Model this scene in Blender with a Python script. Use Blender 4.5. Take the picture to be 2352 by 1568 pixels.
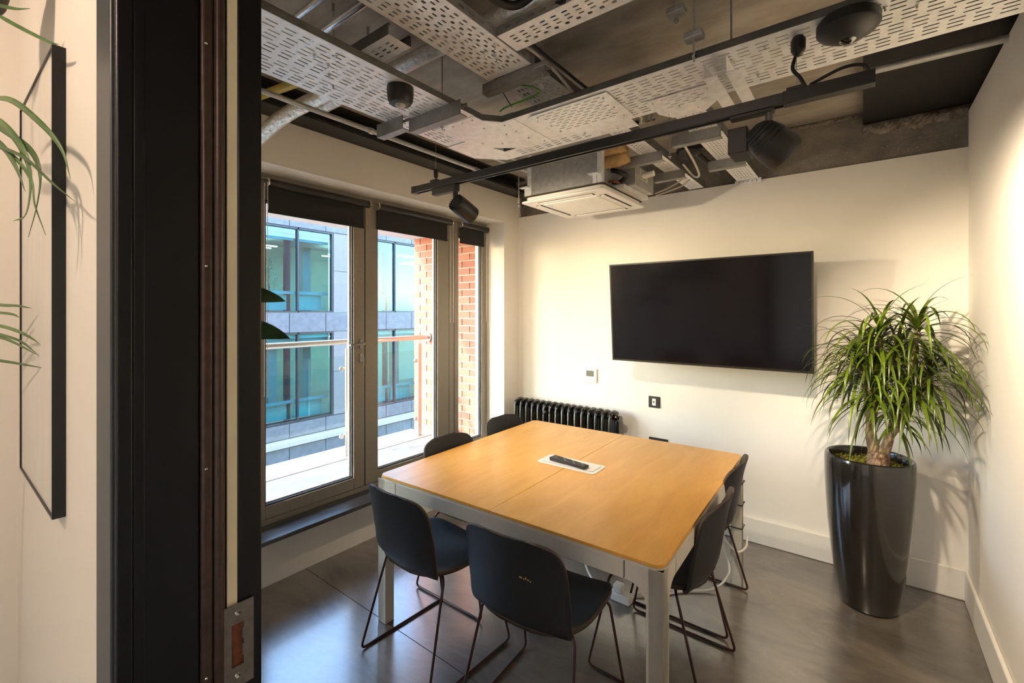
import bpy, math, random
from mathutils import Vector, Matrix
random.seed(7)
PI = math.pi
SC = bpy.context.scene
COL = SC.collection
for o in list(bpy.data.objects):
    bpy.data.objects.remove(o, do_unlink=True)

# ------------------------------------------------------------------ camera
FPX, YAW, HOR, CAMH = 1045.0, math.radians(37.65), 716.0, 1.54
cam = bpy.data.cameras.new('camera')
cam.sensor_width = 36.0
cam.lens = FPX / 2352 * 36.0
cam.shift_y = (HOR - 784) / 2352
cam.clip_start = 0.02
cam.clip_end = 200
camo = bpy.data.objects.new('camera', cam)
COL.objects.link(camo)
camo.location = (0, 0, CAMH)
camo.rotation_euler = (PI / 2, 0, YAW)
SC.camera = camo

# ------------------------------------------------------------------ sky, sun, exposure
SUN_DIR = Vector((0.45, 0.90, -0.62)).normalized()
wd = bpy.data.worlds.new('sky')
SC.world = wd
wd.use_nodes = True
nt = wd.node_tree
bg = nt.nodes['Background']
sky = nt.nodes.new('ShaderNodeTexSky')
sky.sky_type = 'NISHITA'
sky.sun_disc = False
sky.sun_elevation = math.asin(-SUN_DIR.z)
sky.sun_rotation = math.atan2(-SUN_DIR.x, -SUN_DIR.y)
sky.air_density = 1.0
sky.dust_density = 1.0
nt.links.new(sky.outputs[0], bg.inputs[0])
bg.inputs[1].default_value = 1.4
sun = bpy.data.lights.new('sun', 'SUN')
sun.energy = 4.2
sun.angle = math.radians(0.6)
sun.color = (1.0, 0.93, 0.82)
suno = bpy.data.objects.new('sun', sun)
COL.objects.link(suno)
suno.rotation_euler = SUN_DIR.to_track_quat('-Z', 'Y').to_euler()
suno.location = (-8, -6, 10)
SC.view_settings.view_transform = 'Standard'
SC.view_settings.look = 'None'
SC.view_settings.gamma = 1.0
SC.view_settings.use_curve_mapping = False
SC.view_settings.exposure = 0.98
SC.cycles.use_denoising = True
SC.cycles.max_bounces = 8
SC.cycles.diffuse_bounces = 5
SC.cycles.glossy_bounces = 4
SC.cycles.transparent_max_bounces = 12
SC.cycles.use_adaptive_sampling = True
SC.cycles.adaptive_threshold = 0.02
SC.cycles.caustics_reflective = True
SC.cycles.blur_glossy = 0.6
SC.cycles.caustics_refractive = False
SC.cycles.sample_clamp_indirect = 6.0

# ------------------------------------------------------------------ materials
MATS = {}
def mat(name, col, rough=0.5, metal=0.0, var=0.0, scale=8.0, bump=0.0, bscale=None, stretch=(1, 1, 1),
        spec=0.5, coat=0.0, col2=None, rvar=0.0, detail=4.0, random_obj=0.0, emit=None, estr=0.0, trans=0.0):
    m = bpy.data.materials.new(name)
    m.use_nodes = True
    n, l = m.node_tree.nodes, m.node_tree.links
    p = n['Principled BSDF']
    p.inputs['Base Color'].default_value = (*col, 1)
    p.inputs['Roughness'].default_value = rough
    p.inputs['Metallic'].default_value = metal
    p.inputs['Specular IOR Level'].default_value = spec
    p.inputs['Coat Weight'].default_value = coat
    if name in ('floor', 'sill_black'):
        p.inputs['Coat IOR'].default_value = 2.1
    p.inputs['Coat Roughness'].default_value = 0.08 if name != 'floor' else 0.20
    if trans:
        p.inputs['Subsurface Weight'].default_value = trans
    if emit:
        p.inputs['Emission Color'].default_value = (*emit, 1)
        p.inputs['Emission Strength'].default_value = estr
    if var or bump or rvar or col2:
        tc = n.new('ShaderNodeTexCoord')
        mp = n.new('ShaderNodeMapping')
        mp.inputs['Scale'].default_value = stretch
        l.new(tc.outputs['Object'], mp.inputs[0])
        nz = n.new('ShaderNodeTexNoise')
        nz.inputs['Scale'].default_value = scale
        nz.inputs['Detail'].default_value = detail
        nz.inputs['Roughness'].default_value = 0.6
        l.new(mp.outputs[0], nz.inputs['Vector'])
        rp = n.new('ShaderNodeValToRGB')
        a = [c * (1 - var) for c in col]
        b = col2 if col2 else [min(1, c * (1 + var)) for c in col]
        rp.color_ramp.elements[0].position = 0.3
        rp.color_ramp.elements[1].position = 0.7
        rp.color_ramp.elements[0].color = (*a, 1)
        rp.color_ramp.elements[1].color = (*b, 1)
        l.new(nz.outputs['Fac'], rp.inputs[0])
        src = rp.outputs[0]
        if random_obj:
            oi = n.new('ShaderNodeObjectInfo')
            hs = n.new('ShaderNodeHueSaturation')
            mr = n.new('ShaderNodeMapRange')
            mr.inputs['To Min'].default_value = 1 - random_obj
            mr.inputs['To Max'].default_value = 1 + random_obj
            l.new(oi.outputs['Random'], mr.inputs['Value'])
            l.new(mr.outputs[0], hs.inputs['Value'])
            l.new(src, hs.inputs['Color'])
            src = hs.outputs[0]
        l.new(src, p.inputs['Base Color'])
        if rvar:
            mr2 = n.new('ShaderNodeMapRange')
            mr2.inputs['To Min'].default_value = max(0.02, rough - rvar)
            mr2.inputs['To Max'].default_value = rough + rvar
            l.new(nz.outputs['Fac'], mr2.inputs['Value'])
            l.new(mr2.outputs[0], p.inputs['Roughness'])
        if bump:
            bn = n.new('ShaderNodeBump')
            bn.inputs['Strength'].default_value = bump
            bn.inputs['Distance'].default_value = 0.01
            if bscale:
                nb = n.new('ShaderNodeTexNoise')
                nb.inputs['Scale'].default_value = bscale
                nb.inputs['Detail'].default_value = 5
                l.new(mp.outputs[0], nb.inputs['Vector'])
                l.new(nb.outputs['Fac'], bn.inputs['Height'])
            else:
                l.new(nz.outputs['Fac'], bn.inputs['Height'])
            l.new(bn.outputs[0], p.inputs['Normal'])
    MATS[name] = m
    return m

def glass_mat(name, tint=(1, 1, 1), refl=1.0, rough=0.0, base=0.0):
    m = bpy.data.materials.new(name)
    m.use_nodes = True
    n, l = m.node_tree.nodes, m.node_tree.links
    n.remove(n['Principled BSDF'])
    out = n['Material Output']
    tr = n.new('ShaderNodeBsdfTransparent')
    tr.inputs[0].default_value = (*tint, 1)
    gl = n.new('ShaderNodeBsdfGlossy')
    gl.inputs['Roughness'].default_value = rough
    fr = n.new('ShaderNodeFresnel')
    fr.inputs[0].default_value = 1.45
    mu = n.new('ShaderNodeMath'); mu.operation = 'MULTIPLY_ADD'
    mu.inputs[1].default_value = refl
    mu.inputs[2].default_value = base
    l.new(fr.outputs[0], mu.inputs[0])
    ge = n.new('ShaderNodeNewGeometry')       # only the outward face of the pane reflects, its back face lets light out
    iv = n.new('ShaderNodeMath'); iv.operation = 'SUBTRACT'
    iv.inputs[0].default_value = 1.0
    l.new(ge.outputs['Backfacing'], iv.inputs[1])
    m2 = n.new('ShaderNodeMath'); m2.operation = 'MULTIPLY'; m2.use_clamp = True
    l.new(mu.outputs[0], m2.inputs[0]); l.new(iv.outputs[0], m2.inputs[1])
    mx = n.new('ShaderNodeMixShader')
    l.new(m2.outputs[0], mx.inputs[0])
    l.new(tr.outputs[0], mx.inputs[1])
    l.new(gl.outputs[0], mx.inputs[2])
    l.new(mx.outputs[0], out.inputs[0])
    MATS[name] = m
    return m

mat('plaster', (0.83, 0.79, 0.72), 0.85, var=0.015, scale=3, bump=0.03, bscale=160)
mat('plaster_hall', (0.80, 0.74, 0.67), 0.85, var=0.015, scale=3, bump=0.03, bscale=160)
mat('skirting', (0.80, 0.77, 0.71), 0.5, var=0.01, scale=3)
mat('concrete', (0.34, 0.30, 0.25), 0.85, var=0.35, scale=2.2, bump=0.25, bscale=30, col2=(0.52, 0.47, 0.40), stretch=(1, 2.2, 1), detail=8)
mat('concrete_dark', (0.17, 0.15, 0.122), 0.9, var=0.35, scale=5, bump=0.5, bscale=60, col2=(0.28, 0.25, 0.21), detail=8)
mat('black_board', (0.013, 0.012, 0.012), 0.75, var=0.3, scale=6, bump=0.1)
mat('rubble', (0.16, 0.12, 0.09), 0.95, var=0.5, scale=18, bump=0.8, bscale=70, col2=(0.42, 0.36, 0.29), detail=8)
mat('floor', (0.055, 0.047, 0.040), 0.34, var=0.25, scale=2.0, bump=0.06, bscale=90, col2=(0.20, 0.165, 0.13), stretch=(1.0, 1.9, 1), rvar=0.06, detail=12, spec=0.5, coat=1.0)
_f = MATS['floor'].node_tree.nodes
for _n in _f:
    if _n.type == 'TEX_NOISE' and abs(_n.inputs['Scale'].default_value - 2.0) < 1e-6:
        _n.inputs['Roughness'].default_value = 0.72
        _n.inputs['Distortion'].default_value = 0.6
mat('floor_base', (0.03, 0.028, 0.026), 0.8)
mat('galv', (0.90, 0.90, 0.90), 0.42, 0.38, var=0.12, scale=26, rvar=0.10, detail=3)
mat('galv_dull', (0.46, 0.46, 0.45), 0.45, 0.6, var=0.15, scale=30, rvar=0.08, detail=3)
mat('galv_dark', (0.14, 0.14, 0.13), 0.5, 0.5, var=0.2, scale=20, detail=3)  # on tray and elbow rails this dark tone stands in for shade
mat('galv_mid', (0.30, 0.30, 0.29), 0.45, 0.6, var=0.15, scale=30, rvar=0.08, detail=3)
mat('zinc', (0.72, 0.72, 0.72), 0.22, 1.0, var=0.1, scale=40)
mat('foil', (0.86, 0.85, 0.82), 0.30, 0.75, var=0.15, scale=60, bump=1.0, bscale=38, detail=3)
mat('black_metal', (0.020, 0.020, 0.022), 0.40, 0.0, var=0.2, scale=60)
mat('black_beam', (0.018, 0.017, 0.016), 0.55, var=0.3, scale=14, bump=0.1)
mat('black_frame', (0.003, 0.0024, 0.003), 0.36, 0.0, var=0.3, scale=90, bump=0.04)
mat('frame_face', (0.045, 0.05, 0.058), 0.38, var=0.1, scale=40)
mat('brown_strip', (0.070, 0.044, 0.034), 0.32, 0.35, var=0.2, scale=50)
mat('cream_seal', (0.74, 0.64, 0.44), 0.7, var=0.05, scale=10)
mat('strike_steel', (0.30, 0.26, 0.22), 0.38, 0.9, var=0.2, scale=60, bump=0.1)
mat('rust', (0.16, 0.045, 0.018), 0.8, var=0.4, scale=60, bump=0.3)
mat('window_frame', (0.27, 0.235, 0.19), 0.5, 0.15, var=0.06, scale=60, bump=0.04, bscale=400)
mat('gasket', (0.012, 0.013, 0.016), 0.6, var=0.1)
mat('pane_edge', (0.78, 0.80, 0.82), 0.35, var=0.02)
glass_mat('glass', (0.95, 0.98, 0.98), 0.8)
glass_mat('rail_glass', (0.88, 0.95, 0.95), 1.0, base=0.02)
glass_mat('office_glass', (0.46, 0.80, 0.84), 0.5, base=0.05)
mat('blind', (0.018, 0.017, 0.018), 0.85, var=0.15, scale=300, bump=0.15)
mat('chrome', (0.75, 0.74, 0.72), 0.18, 1.0, var=0.05)
mat('steel_rail', (0.62, 0.58, 0.53), 0.28, 1.0, var=0.12, scale=40, stretch=(1, 20, 1))
mat('handle_grey', (0.36, 0.34, 0.32), 0.35, 0.8, var=0.05)
mat('brick', (0.33, 0.125, 0.085), 0.85, var=0.18, scale=14, bump=0.3, bscale=120, random_obj=0.16)
mat('mortar', (0.40, 0.38, 0.36), 0.95, var=0.12, scale=60, bump=0.4)
mat('stone_tile', (0.28, 0.26, 0.235), 0.75, var=0.14, scale=9, bump=0.1, bscale=80, random_obj=0.05)
mat('stone_white', (0.42, 0.40, 0.37), 0.8, var=0.08, scale=8)
mat('soffit', (0.78, 0.76, 0.72), 0.85, var=0.05, scale=3)
mat('granite', (0.185, 0.195, 0.205), 0.6, var=0.14, scale=30, detail=6, random_obj=0.04)
mat('granite_band', (0.125, 0.145, 0.17), 0.55, var=0.2, scale=6, detail=6, random_obj=0.05)
mat('dark_mullion', (0.035, 0.045, 0.06), 0.4, 0.3, var=0.1)
mat('blind_box', (0.62, 0.62, 0.60), 0.5, var=0.02)
mat('office_grey', (0.38, 0.42, 0.44), 0.6, var=0.05)
mat('office_mint', (0.40, 0.50, 0.48), 0.8, var=0.06, scale=2)
mat('office_fill', (1, 1, 1), 0.5, emit=(1.0, 0.92, 0.75), estr=14.0)  # glow added to brighten the office interior
mat('asphalt', (0.10, 0.10, 0.11), 0.9, var=0.2, scale=4)
mat('tree_pale', (0.62, 0.74, 0.55), 0.7, var=0.3, scale=10, trans=0.1)
mat('bark', (0.24, 0.15, 0.085), 0.9, var=0.45, scale=40, bump=0.8, bscale=60, col2=(0.46, 0.33, 0.20), stretch=(1, 1, 0.35))
mat('bark_base', (0.20, 0.07, 0.03), 0.9, var=0.5, scale=50, bump=0.9, bscale=70, col2=(0.50, 0.36, 0.24))
mat('leaf_drac', (0.026, 0.062, 0.004), 0.36, var=0.35, scale=5, random_obj=0.5, col2=(0.115, 0.165, 0.008), trans=0.05, spec=0.55)
mat('leaf_broad', (0.02, 0.07, 0.016), 0.3, var=0.3, scale=8, random_obj=0.2)
mat('leaf_hall', (0.06, 0.13, 0.035), 0.45, var=0.3, scale=9, random_obj=0.3, col2=(0.14, 0.22, 0.08))
mat('moss', (0.20, 0.19, 0.015), 0.95, var=0.5, scale=90, bump=1.0, bscale=120, col2=(0.38, 0.36, 0.05))
mat('pot_black', (0.016, 0.014, 0.012), 0.14, 0.0, var=0.1, scale=3, spec=0.6, coat=0.5)
mat('pot_matt', (0.04, 0.035, 0.03), 0.5, var=0.1)
mat('tv_body', (0.022, 0.020, 0.014), 0.4, 0.3, var=0.1)
mat('tv_screen', (0.006, 0.005, 0.007), 0.12, var=0.05, scale=1, spec=0.42)
mat('white_plastic', (0.80, 0.78, 0.73), 0.4, var=0.01)
mat('lcd', (0.07, 0.075, 0.065), 0.3, var=0.05)
mat('ink', (0.30, 0.29, 0.27), 0.6, var=0.05)
mat('black_plastic', (0.014, 0.013, 0.013), 0.45, var=0.1, scale=40)
mat('black_soft', (0.015, 0.014, 0.014), 0.5, var=0.1, scale=40)
mat('radiator', (0.010, 0.009, 0.009), 0.16, 0.0, var=0.1, spec=0.65, coat=0.4)
mat('table_frame', (0.56, 0.52, 0.45), 0.5, var=0.03, scale=20)
mat('chair_shell', (0.013, 0.014, 0.016), 0.52, var=0.12, scale=120, bump=0.06, spec=0.45)
mat('chair_seat', (0.040, 0.044, 0.048), 0.75, var=0.15, scale=400, bump=0.15)
mat('ply_edge', (0.060, 0.036, 0.022), 0.6, var=0.3, scale=30)
mat('chair_rod', (0.055, 0.018, 0.014), 0.32, 0.35, var=0.15, scale=30)
mat('scuff', (0.42, 0.26, 0.09), 0.8, var=0.2, scale=90)
mat('ac_white', (0.86, 0.83, 0.77), 0.45, var=0.01)
mat('ac_dark', (0.05, 0.038, 0.026), 0.8, var=0.1)
mat('ac_grille', (0.66, 0.60, 0.50), 0.6, var=0.03)
mat('foam_tan', (0.52, 0.33, 0.14), 0.75, var=0.25, scale=30, bump=0.5, bscale=40)
mat('cable_grey', (0.55, 0.50, 0.42), 0.5, var=0.05)
mat('cable_white', (0.72, 0.70, 0.66), 0.5, var=0.05)
mat('cable_black', (0.012, 0.012, 0.012), 0.5, var=0.1)
mat('cable_yellow', (0.55, 0.42, 0.02), 0.5, var=0.1)
mat('cable_green', (0.05, 0.28, 0.03), 0.5, var=0.1)
mat('cable_blue', (0.02, 0.12, 0.55), 0.45, var=0.1)
mat('pipe_yellow', (0.52, 0.40, 0.07), 0.5, var=0.15, scale=14)
mat('print_black', (0.02, 0.02, 0.02), 0.7, var=0.1)
mat('lens', (0.55, 0.52, 0.48), 0.15, var=0.05, trans=0.3)
mat('lens_dark', (0.02, 0.016, 0.012), 0.06, var=0.05, coat=1.0)
mat('led', (1, 1, 1), 0.5, emit=(1.0, 0.80, 0.55), estr=12.0)
mat('paper', (0.70, 0.655, 0.60), 0.30, var=0.07, scale=7, spec=0.5, stretch=(2.5, 1, 0.6), detail=7)
mat('paper_dark', (0.12, 0.11, 0.12), 0.4, var=0.6, scale=3, col2=(0.6, 0.58, 0.56))
mat('hall_floor', (0.12, 0.10, 0.085), 0.5, var=0.2, scale=3)
mat('sill_black', (0.016, 0.018, 0.022), 0.34, var=0.1, scale=6, spec=0.8, coat=0.6)

def wood_mat():
    m = bpy.data.materials.new('beech')
    m.use_nodes = True
    n, l = m.node_tree.nodes, m.node_tree.links
    p = n['Principled BSDF']
    tc = n.new('ShaderNodeTexCoord')
    mp = n.new('ShaderNodeMapping')
    mp.inputs['Scale'].default_value = (5.0, 0.9, 1)
    l.new(tc.outputs['Object'], mp.inputs[0])
    nz = n.new('ShaderNodeTexNoise')
    nz.inputs['Scale'].default_value = 2.0
    nz.inputs['Detail'].default_value = 6
    nz.inputs['Distortion'].default_value = 1.4
    l.new(mp.outputs[0], nz.inputs['Vector'])
    mp2 = n.new('ShaderNodeMapping')
    mp2.inputs['Scale'].default_value = (90, 7, 1)
    l.new(tc.outputs['Object'], mp2.inputs[0])
    n2 = n.new('ShaderNodeTexNoise')
    n2.inputs['Scale'].default_value = 3.0
    n2.inputs['Detail'].default_value = 3
    l.new(mp2.outputs[0], n2.inputs['Vector'])
    mx = n.new('ShaderNodeMix'); mx.data_type = 'FLOAT'
    mx.inputs[0].default_value = 0.3
    l.new(nz.outputs['Fac'], mx.inputs[2]); l.new(n2.outputs['Fac'], mx.inputs[3])
    rp = n.new('ShaderNodeValToRGB')
    rp.color_ramp.elements[0].position = 0.32
    rp.color_ramp.elements[1].position = 0.68
    rp.color_ramp.elements[0].color = (0.64, 0.31, 0.055, 1)
    rp.color_ramp.elements[1].color = (0.80, 0.43, 0.095, 1)
    l.new(mx.outputs[0], rp.inputs[0])
    l.new(rp.outputs[0], p.inputs['Base Color'])
    p.inputs['Roughness'].default_value = 0.30
    p.inputs['Specular IOR Level'].default_value = 0.5
    MATS['beech'] = m
wood_mat()

# ------------------------------------------------------------------ mesh helpers
ORI = {}
class MB:
    def __init__(self):
        self.v, self.f, self.map, self.mi = [], [], {}, []
        self.cur = 0
    def vert(self, p):
        self.v.append(tuple(p)); return len(self.v) - 1
    def vm(self, p):
        k = (round(p[0], 5), round(p[1], 5), round(p[2], 5))
        i = self.map.get(k)
        if i is None:
            i = self.vert(p); self.map[k] = i
        return i
    def face(self, idx):
        if len(set(idx)) >= 3:
            self.f.append(tuple(idx)); self.mi.append(self.cur)
    def quad(self, a, b, c, d):
        self.face([self.vert(a), self.vert(b), self.vert(c), self.vert(d)])
    def box(self, x0, x1, y0, y1, z0, z1):
        b = len(self.v)
        for z in (z0, z1):
            self.v += [(x0, y0, z), (x1, y0, z), (x1, y1, z), (x0, y1, z)]
        for q in ((3, 2, 1, 0), (4, 5, 6, 7), (0, 1, 5, 4), (1, 2, 6, 5), (2, 3, 7, 6), (3, 0, 4, 7)):
            self.face([b + i for i in q])
        return self
    def obox(self, c, ax, ay, az):
        """oriented box: centre and three half-axis vectors"""
        c, ax, ay, az = map(Vector, (c, ax, ay, az))
        b = len(self.v)
        for k in (-1, 1):
            for i, j in ((-1, -1), (1, -1), (1, 1), (-1, 1)):
                self.v.append(tuple(c + ax * i + ay * j + az * k))
        for q in ((3, 2, 1, 0), (4, 5, 6, 7), (0, 1, 5, 4), (1, 2, 6, 5), (2, 3, 7, 6), (3, 0, 4, 7)):
            self.face([b + i for i in q])
        return self
    def tube(self, pts, r, n=8, closed=False):
        pts = [Vector(p) for p in pts]
        m = len(pts)
        rs = r if isinstance(r, (list, tuple)) else [r] * m
        tang = []
        for i in range(m):
            a = pts[(i - 1) % m] if (closed or i > 0) else pts[i]
            b = pts[(i + 1) % m] if (closed or i < m - 1) else pts[i]
            t = (b - a); t = t.normalized() if t.length > 1e-9 else Vector((0, 0, 1))
            tang.append(t)
        up = Vector((0, 0, 1)) if abs(tang[0].z) < 0.9 else Vector((1, 0, 0))
        nrm = (up - tang[0] * up.dot(tang[0])).normalized()
        rings = []
        for i in range(m):
            nrm = (nrm - tang[i] * nrm.dot(tang[i]))
            nrm = nrm.normalized() if nrm.length > 1e-9 else Vector((1, 0, 0))
            bi = tang[i].cross(nrm)
            ring = [self.vert(pts[i] + (nrm * math.cos(2 * PI * k / n) + bi * math.sin(2 * PI * k / n)) * rs[i]) for k in range(n)]
            rings.append(ring)
        for i in range(m if closed else m - 1):
            A, B = rings[i], rings[(i + 1) % m]
            for k in range(n):
                self.face([A[k], A[(k + 1) % n], B[(k + 1) % n], B[k]])
        if not closed:
            self.face(rings[0][::-1]); self.face(rings[-1])
        return self
    def lathe(self, prof, c=(0, 0, 0), n=32, sx=1.0, sy=1.0, axis=None, cap=True):
        """profile [(r,z)], around z, or around a given axis vector through c"""
        c = Vector(c)
        if axis is None:
            X, Y, Z = Vector((sx, 0, 0)), Vector((0, sy, 0)), Vector((0, 0, 1))
        else:
            Z = Vector(axis).normalized()
            t = Vector((0, 0, 1)) if abs(Z.z) < 0.9 else Vector((1, 0, 0))
            X = t.cross(Z).normalized(); Y = Z.cross(X)
        rings = []
        for r, z in prof:
            if r < 1e-6:
                rings.append([self.vert(c + Z * z)])
            else:
                rings.append([self.vert(c + X * (r * math.cos(2 * PI * k / n)) + Y * (r * math.sin(2 * PI * k / n)) + Z * z) for k in range(n)])
        for A, B in zip(rings, rings[1:]):
            for k in range(n):
                a0, a1 = A[k % len(A)], A[(k + 1) % len(A)]
                b0, b1 = B[k % len(B)], B[(k + 1) % len(B)]
                idx = []
                for q in (a0, a1, b1, b0):
                    if q not in idx: idx.append(q)
                self.face(idx)
        if cap:
            if len(rings[0]) > 1: self.face(rings[0][::-1])
            if len(rings[-1]) > 1: self.face(rings[-1])
        return self
    def prism(self, poly, o, u, w, ext):
        """polygon [(a,b)] in the plane o + a*u + b*w, extruded by the vector ext"""
        o, u, w, ext = map(Vector, (o, u, w, ext))
        A = [self.vert(o + u * a + w * b) for a, b in poly]
        B = [self.vert(o + u * a + w * b + ext) for a, b in poly]
        n = len(poly)
        self.face(A[::-1]); self.face(B)
        for i in range(n):
            self.face([A[i], A[(i + 1) % n], B[(i + 1) % n], B[i]])
        return self
    def grid(self, fn, nu, nv):
        ids = [[self.vm(fn(i / nu, j / nv)) for i in range(nu + 1)] for j in range(nv + 1)]
        for j in range(nv):
            for i in range(nu):
                q = [ids[j][i], ids[j][i + 1], ids[j + 1][i + 1], ids[j + 1][i]]
                r = []
                for k in q:
                    if k not in r: r.append(k)
                self.face(r)
        return self
    def mesh(self, name, off=(0, 0, 0)):
        me = bpy.data.meshes.new(name)
        me.from_pydata([(a - off[0], b - off[1], c - off[2]) for a, b, c in self.v], [], self.f)
        if any(self.mi):
            me.polygons.foreach_set('material_index', self.mi)
        me.update()
        return me
    def build(self, name, m, parent=None, smooth=None, bevel=0.0, solid=0.0, seg=2, local=False):
        off = (0, 0, 0)
        loc = (0, 0, 0)
        if parent is not None:
            off = (0, 0, 0) if local else ORI.get(parent.name, (0, 0, 0))
        else:
            xs, ys, zs = zip(*self.v)
            loc = ((min(xs) + max(xs)) / 2, (min(ys) + max(ys)) / 2, min(zs))
            off = loc
        me = self.mesh(name, off)
        mats = m if isinstance(m, (list, tuple)) else [m]
        for q in mats: me.materials.append(MATS[q])
        o = bpy.data.objects.new(name, me)
        COL.objects.link(o)
        o.location = loc
        if parent is not None: o.parent = parent
        ORI[o.name] = off
        if smooth is not None:
            me.shade_smooth()
            me.set_sharp_from_angle(angle=math.radians(smooth))
        if bevel:
            b = o.modifiers.new('bevel', 'BEVEL'); b.width = bevel; b.segments = seg
            b.limit_method = 'ANGLE'; b.angle_limit = math.radians(40)
            if smooth is None:
                me.shade_smooth(); me.set_sharp_from_angle(angle=math.radians(50))
        if solid:
            s = o.modifiers.new('solid', 'SOLIDIFY'); s.thickness = solid; s.offset = 0
            if len(mats) > 1: s.material_offset_rim = 1
        return o

def tag(o, label, cat, group=None, kind=None):
    if label: o['label'] = label
    if cat: o['category'] = cat
    if group: o['group'] = group
    if kind: o['kind'] = kind
    return o

def struct(o, label=None):
    o['kind'] = 'structure'
    if label: o['label'] = label
    return o

def thing(name, label, cat, loc=(0, 0, 0), rz=0.0, group=None, world=True, kind=None):
    o = bpy.data.objects.new(name, None)
    COL.objects.link(o)
    o.location = loc; o.rotation_euler = (0, 0, rz)
    o.empty_display_size = 0.05
    ORI[o.name] = tuple(loc) if world else (0, 0, 0)
    return tag(o, label, cat, group, kind)

def B(x0, x1, y0, y1, z0, z1):
    return MB().box(x0, x1, y0, y1, z0, z1)

def rrect(w, h, r, n=5):
    p = []
    for cx, cy, a0 in ((w - r, h - r, 0), (-w + r, h - r, 90), (-w + r, -h + r, 180), (w - r, -h + r, 270)):
        for k in range(n + 1):
            a = math.radians(a0 + 90 * k / n)
            p.append((cx + r * math.cos(a), cy + r * math.sin(a)))
    return p

def arc_path(pts, r, n=5):
    """polyline with its inner corners rounded by radius r"""
    pts = [Vector(p) for p in pts]
    out = [pts[0]]
    for i in range(1, len(pts) - 1):
        a, b, c = pts[i - 1], pts[i], pts[i + 1]
        d1, d2 = (a - b), (c - b)
        k = min(r, d1.length * 0.48, d2.length * 0.48)
        p, q = b + d1.normalized() * k, b + d2.normalized() * k
        for j in range(n + 1):
            t = j / n
            out.append(p * (1 - t) ** 2 + b * 2 * t * (1 - t) + q * t * t)
    out.append(pts[-1])
    return out

def catmull(pts, n=6):
    pts = [Vector(p) for p in pts]
    P = [pts[0] * 2 - pts[1]] + pts + [pts[-1] * 2 - pts[-2]]
    out = []
    for i in range(1, len(P) - 2):
        a, b, c, d = P[i - 1], P[i], P[i + 1], P[i + 2]
        for k in range(n):
            t = k / n
            out.append(0.5 * ((2 * b) + (c - a) * t + (2 * a - 5 * b + 4 * c - d) * t * t + (3 * b - a - 3 * c + d) * t ** 3))
    out.append(pts[-1])
    return out

# ------------------------------------------------------------------ room dimensions
XL, XLO, XR, YB, YF = -2.55, -2.65, 0.445, 3.405, 0.345
ZC = 2.73
WX = -2.75                       # inner face of the window frames
OPY0, OPY1, OPZ0, OPZ1 = 0.40, 3.19, 0.30, 2.346

# ------------------------------------------------------------------ floor, ceiling, walls
fl = struct(B(-2.70, 1.6, -1.9, 3.45, -0.10, -0.012).build('floor', 'floor_base'), 'dark mottled concrete look floor')
SEAM = 1.405
B(-2.70, 1.6, 0.25, SEAM, -0.012, 0.0).build('floor_panel', 'floor', fl)
B(-2.70, 1.6, SEAM + 0.004, 3.45, -0.012, 0.0).build('floor_panel', 'floor', fl)
B(-2.70, 1.6, -1.9, 0.246, -0.012, 0.0).build('floor_panel', 'hall_floor', fl)

struct(B(-2.95, 1.6, -1.9, 3.6, ZC, ZC + 0.15).build('ceiling', 'concrete'), 'bare brown grey concrete soffit')
bb = struct(B(0.0, XR + 0.035, YF, 3.43, 2.655, ZC).build('ceiling_board', 'black_board'), 'black boarded ceiling strip by the right wall')

struct(B(-2.9, 0.50, YB, 3.428, 0, 2.42).build('wall_back', 'plaster'), 'warm white plastered wall behind the television')
wu = struct(B(-2.9, 0.60, 3.428, 3.6, 0, ZC).build('wall_back_upper', 'concrete_dark'), 'rough dark concrete above the plaster')
# broken strip of render under the black board
def rubble():
    m = MB()
    xs = [0.0 + 0.445 * i / 40 for i in range(41)]
    top = [2.650 - 0.004 * random.random() for _ in xs]
    bot = [2.580 + 0.018 * math.sin(i * 0.5) * random.random() + 0.012 * random.random() for i in range(41)]
    rows = 5
    def fn(u, v):
        i = round(u * 40); t = v
        z = bot[i] * (1 - t) + top[i] * t
        y = 3.425 - (0.012 + 0.012 * random.random()) * math.sin(PI * min(1, max(0, t * 0.9 + 0.05))) - 0.002
        return (xs[i], y, z)
    m.grid(fn, 40, rows)
    o = m.build('broken_render', 'rubble', wu, solid=0.004)
    o['kind'] = 'stuff'
    m = MB()
    m.grid(lambda u, v: (-0.62 + 0.60 * u, 3.425 - 0.010 * random.random() * math.sin(PI * v), 2.700 + 0.022 * v + 0.006 * random.random()), 40, 3)
    o = m.build('broken_render', 'rubble', wu, solid=0.004)
    o['kind'] = 'stuff'
rubble()
# paint and plaster splashes on the concrete
sp = MB()
for i in range(150):
    x = random.uniform(-0.55, 0.42); z = 2.43 + abs(random.gauss(0, 0.09))
    if z > 2.70 or (x > 0 and z > 2.56): continue
    s = random.uniform(0.0008, 0.0028)
    pts = [(x + s * random.uniform(0.6, 1.5) * math.cos(k * PI / 3), z + s * random.uniform(0.6, 1.4) * math.sin(k * PI / 3)) for k in range(6)]
    sp.prism(pts, (0, 3.4278, 0), (1, 0, 0), (0, 0, 1), (0, -0.0006, 0))
so = sp.build('paint_splash', 'stone_white', wu); so['kind'] = 'stuff'

wr = struct(B(XR, XR + 0.10, YF, YB, 0, 2.61).build('wall_right', 'plaster'), 'white plastered wall on the right')
struct(B(XR + 0.04, XR + 0.16, YF, 3.45, 2.61, ZC).build('wall_right_upper', 'black_board'))

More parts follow.
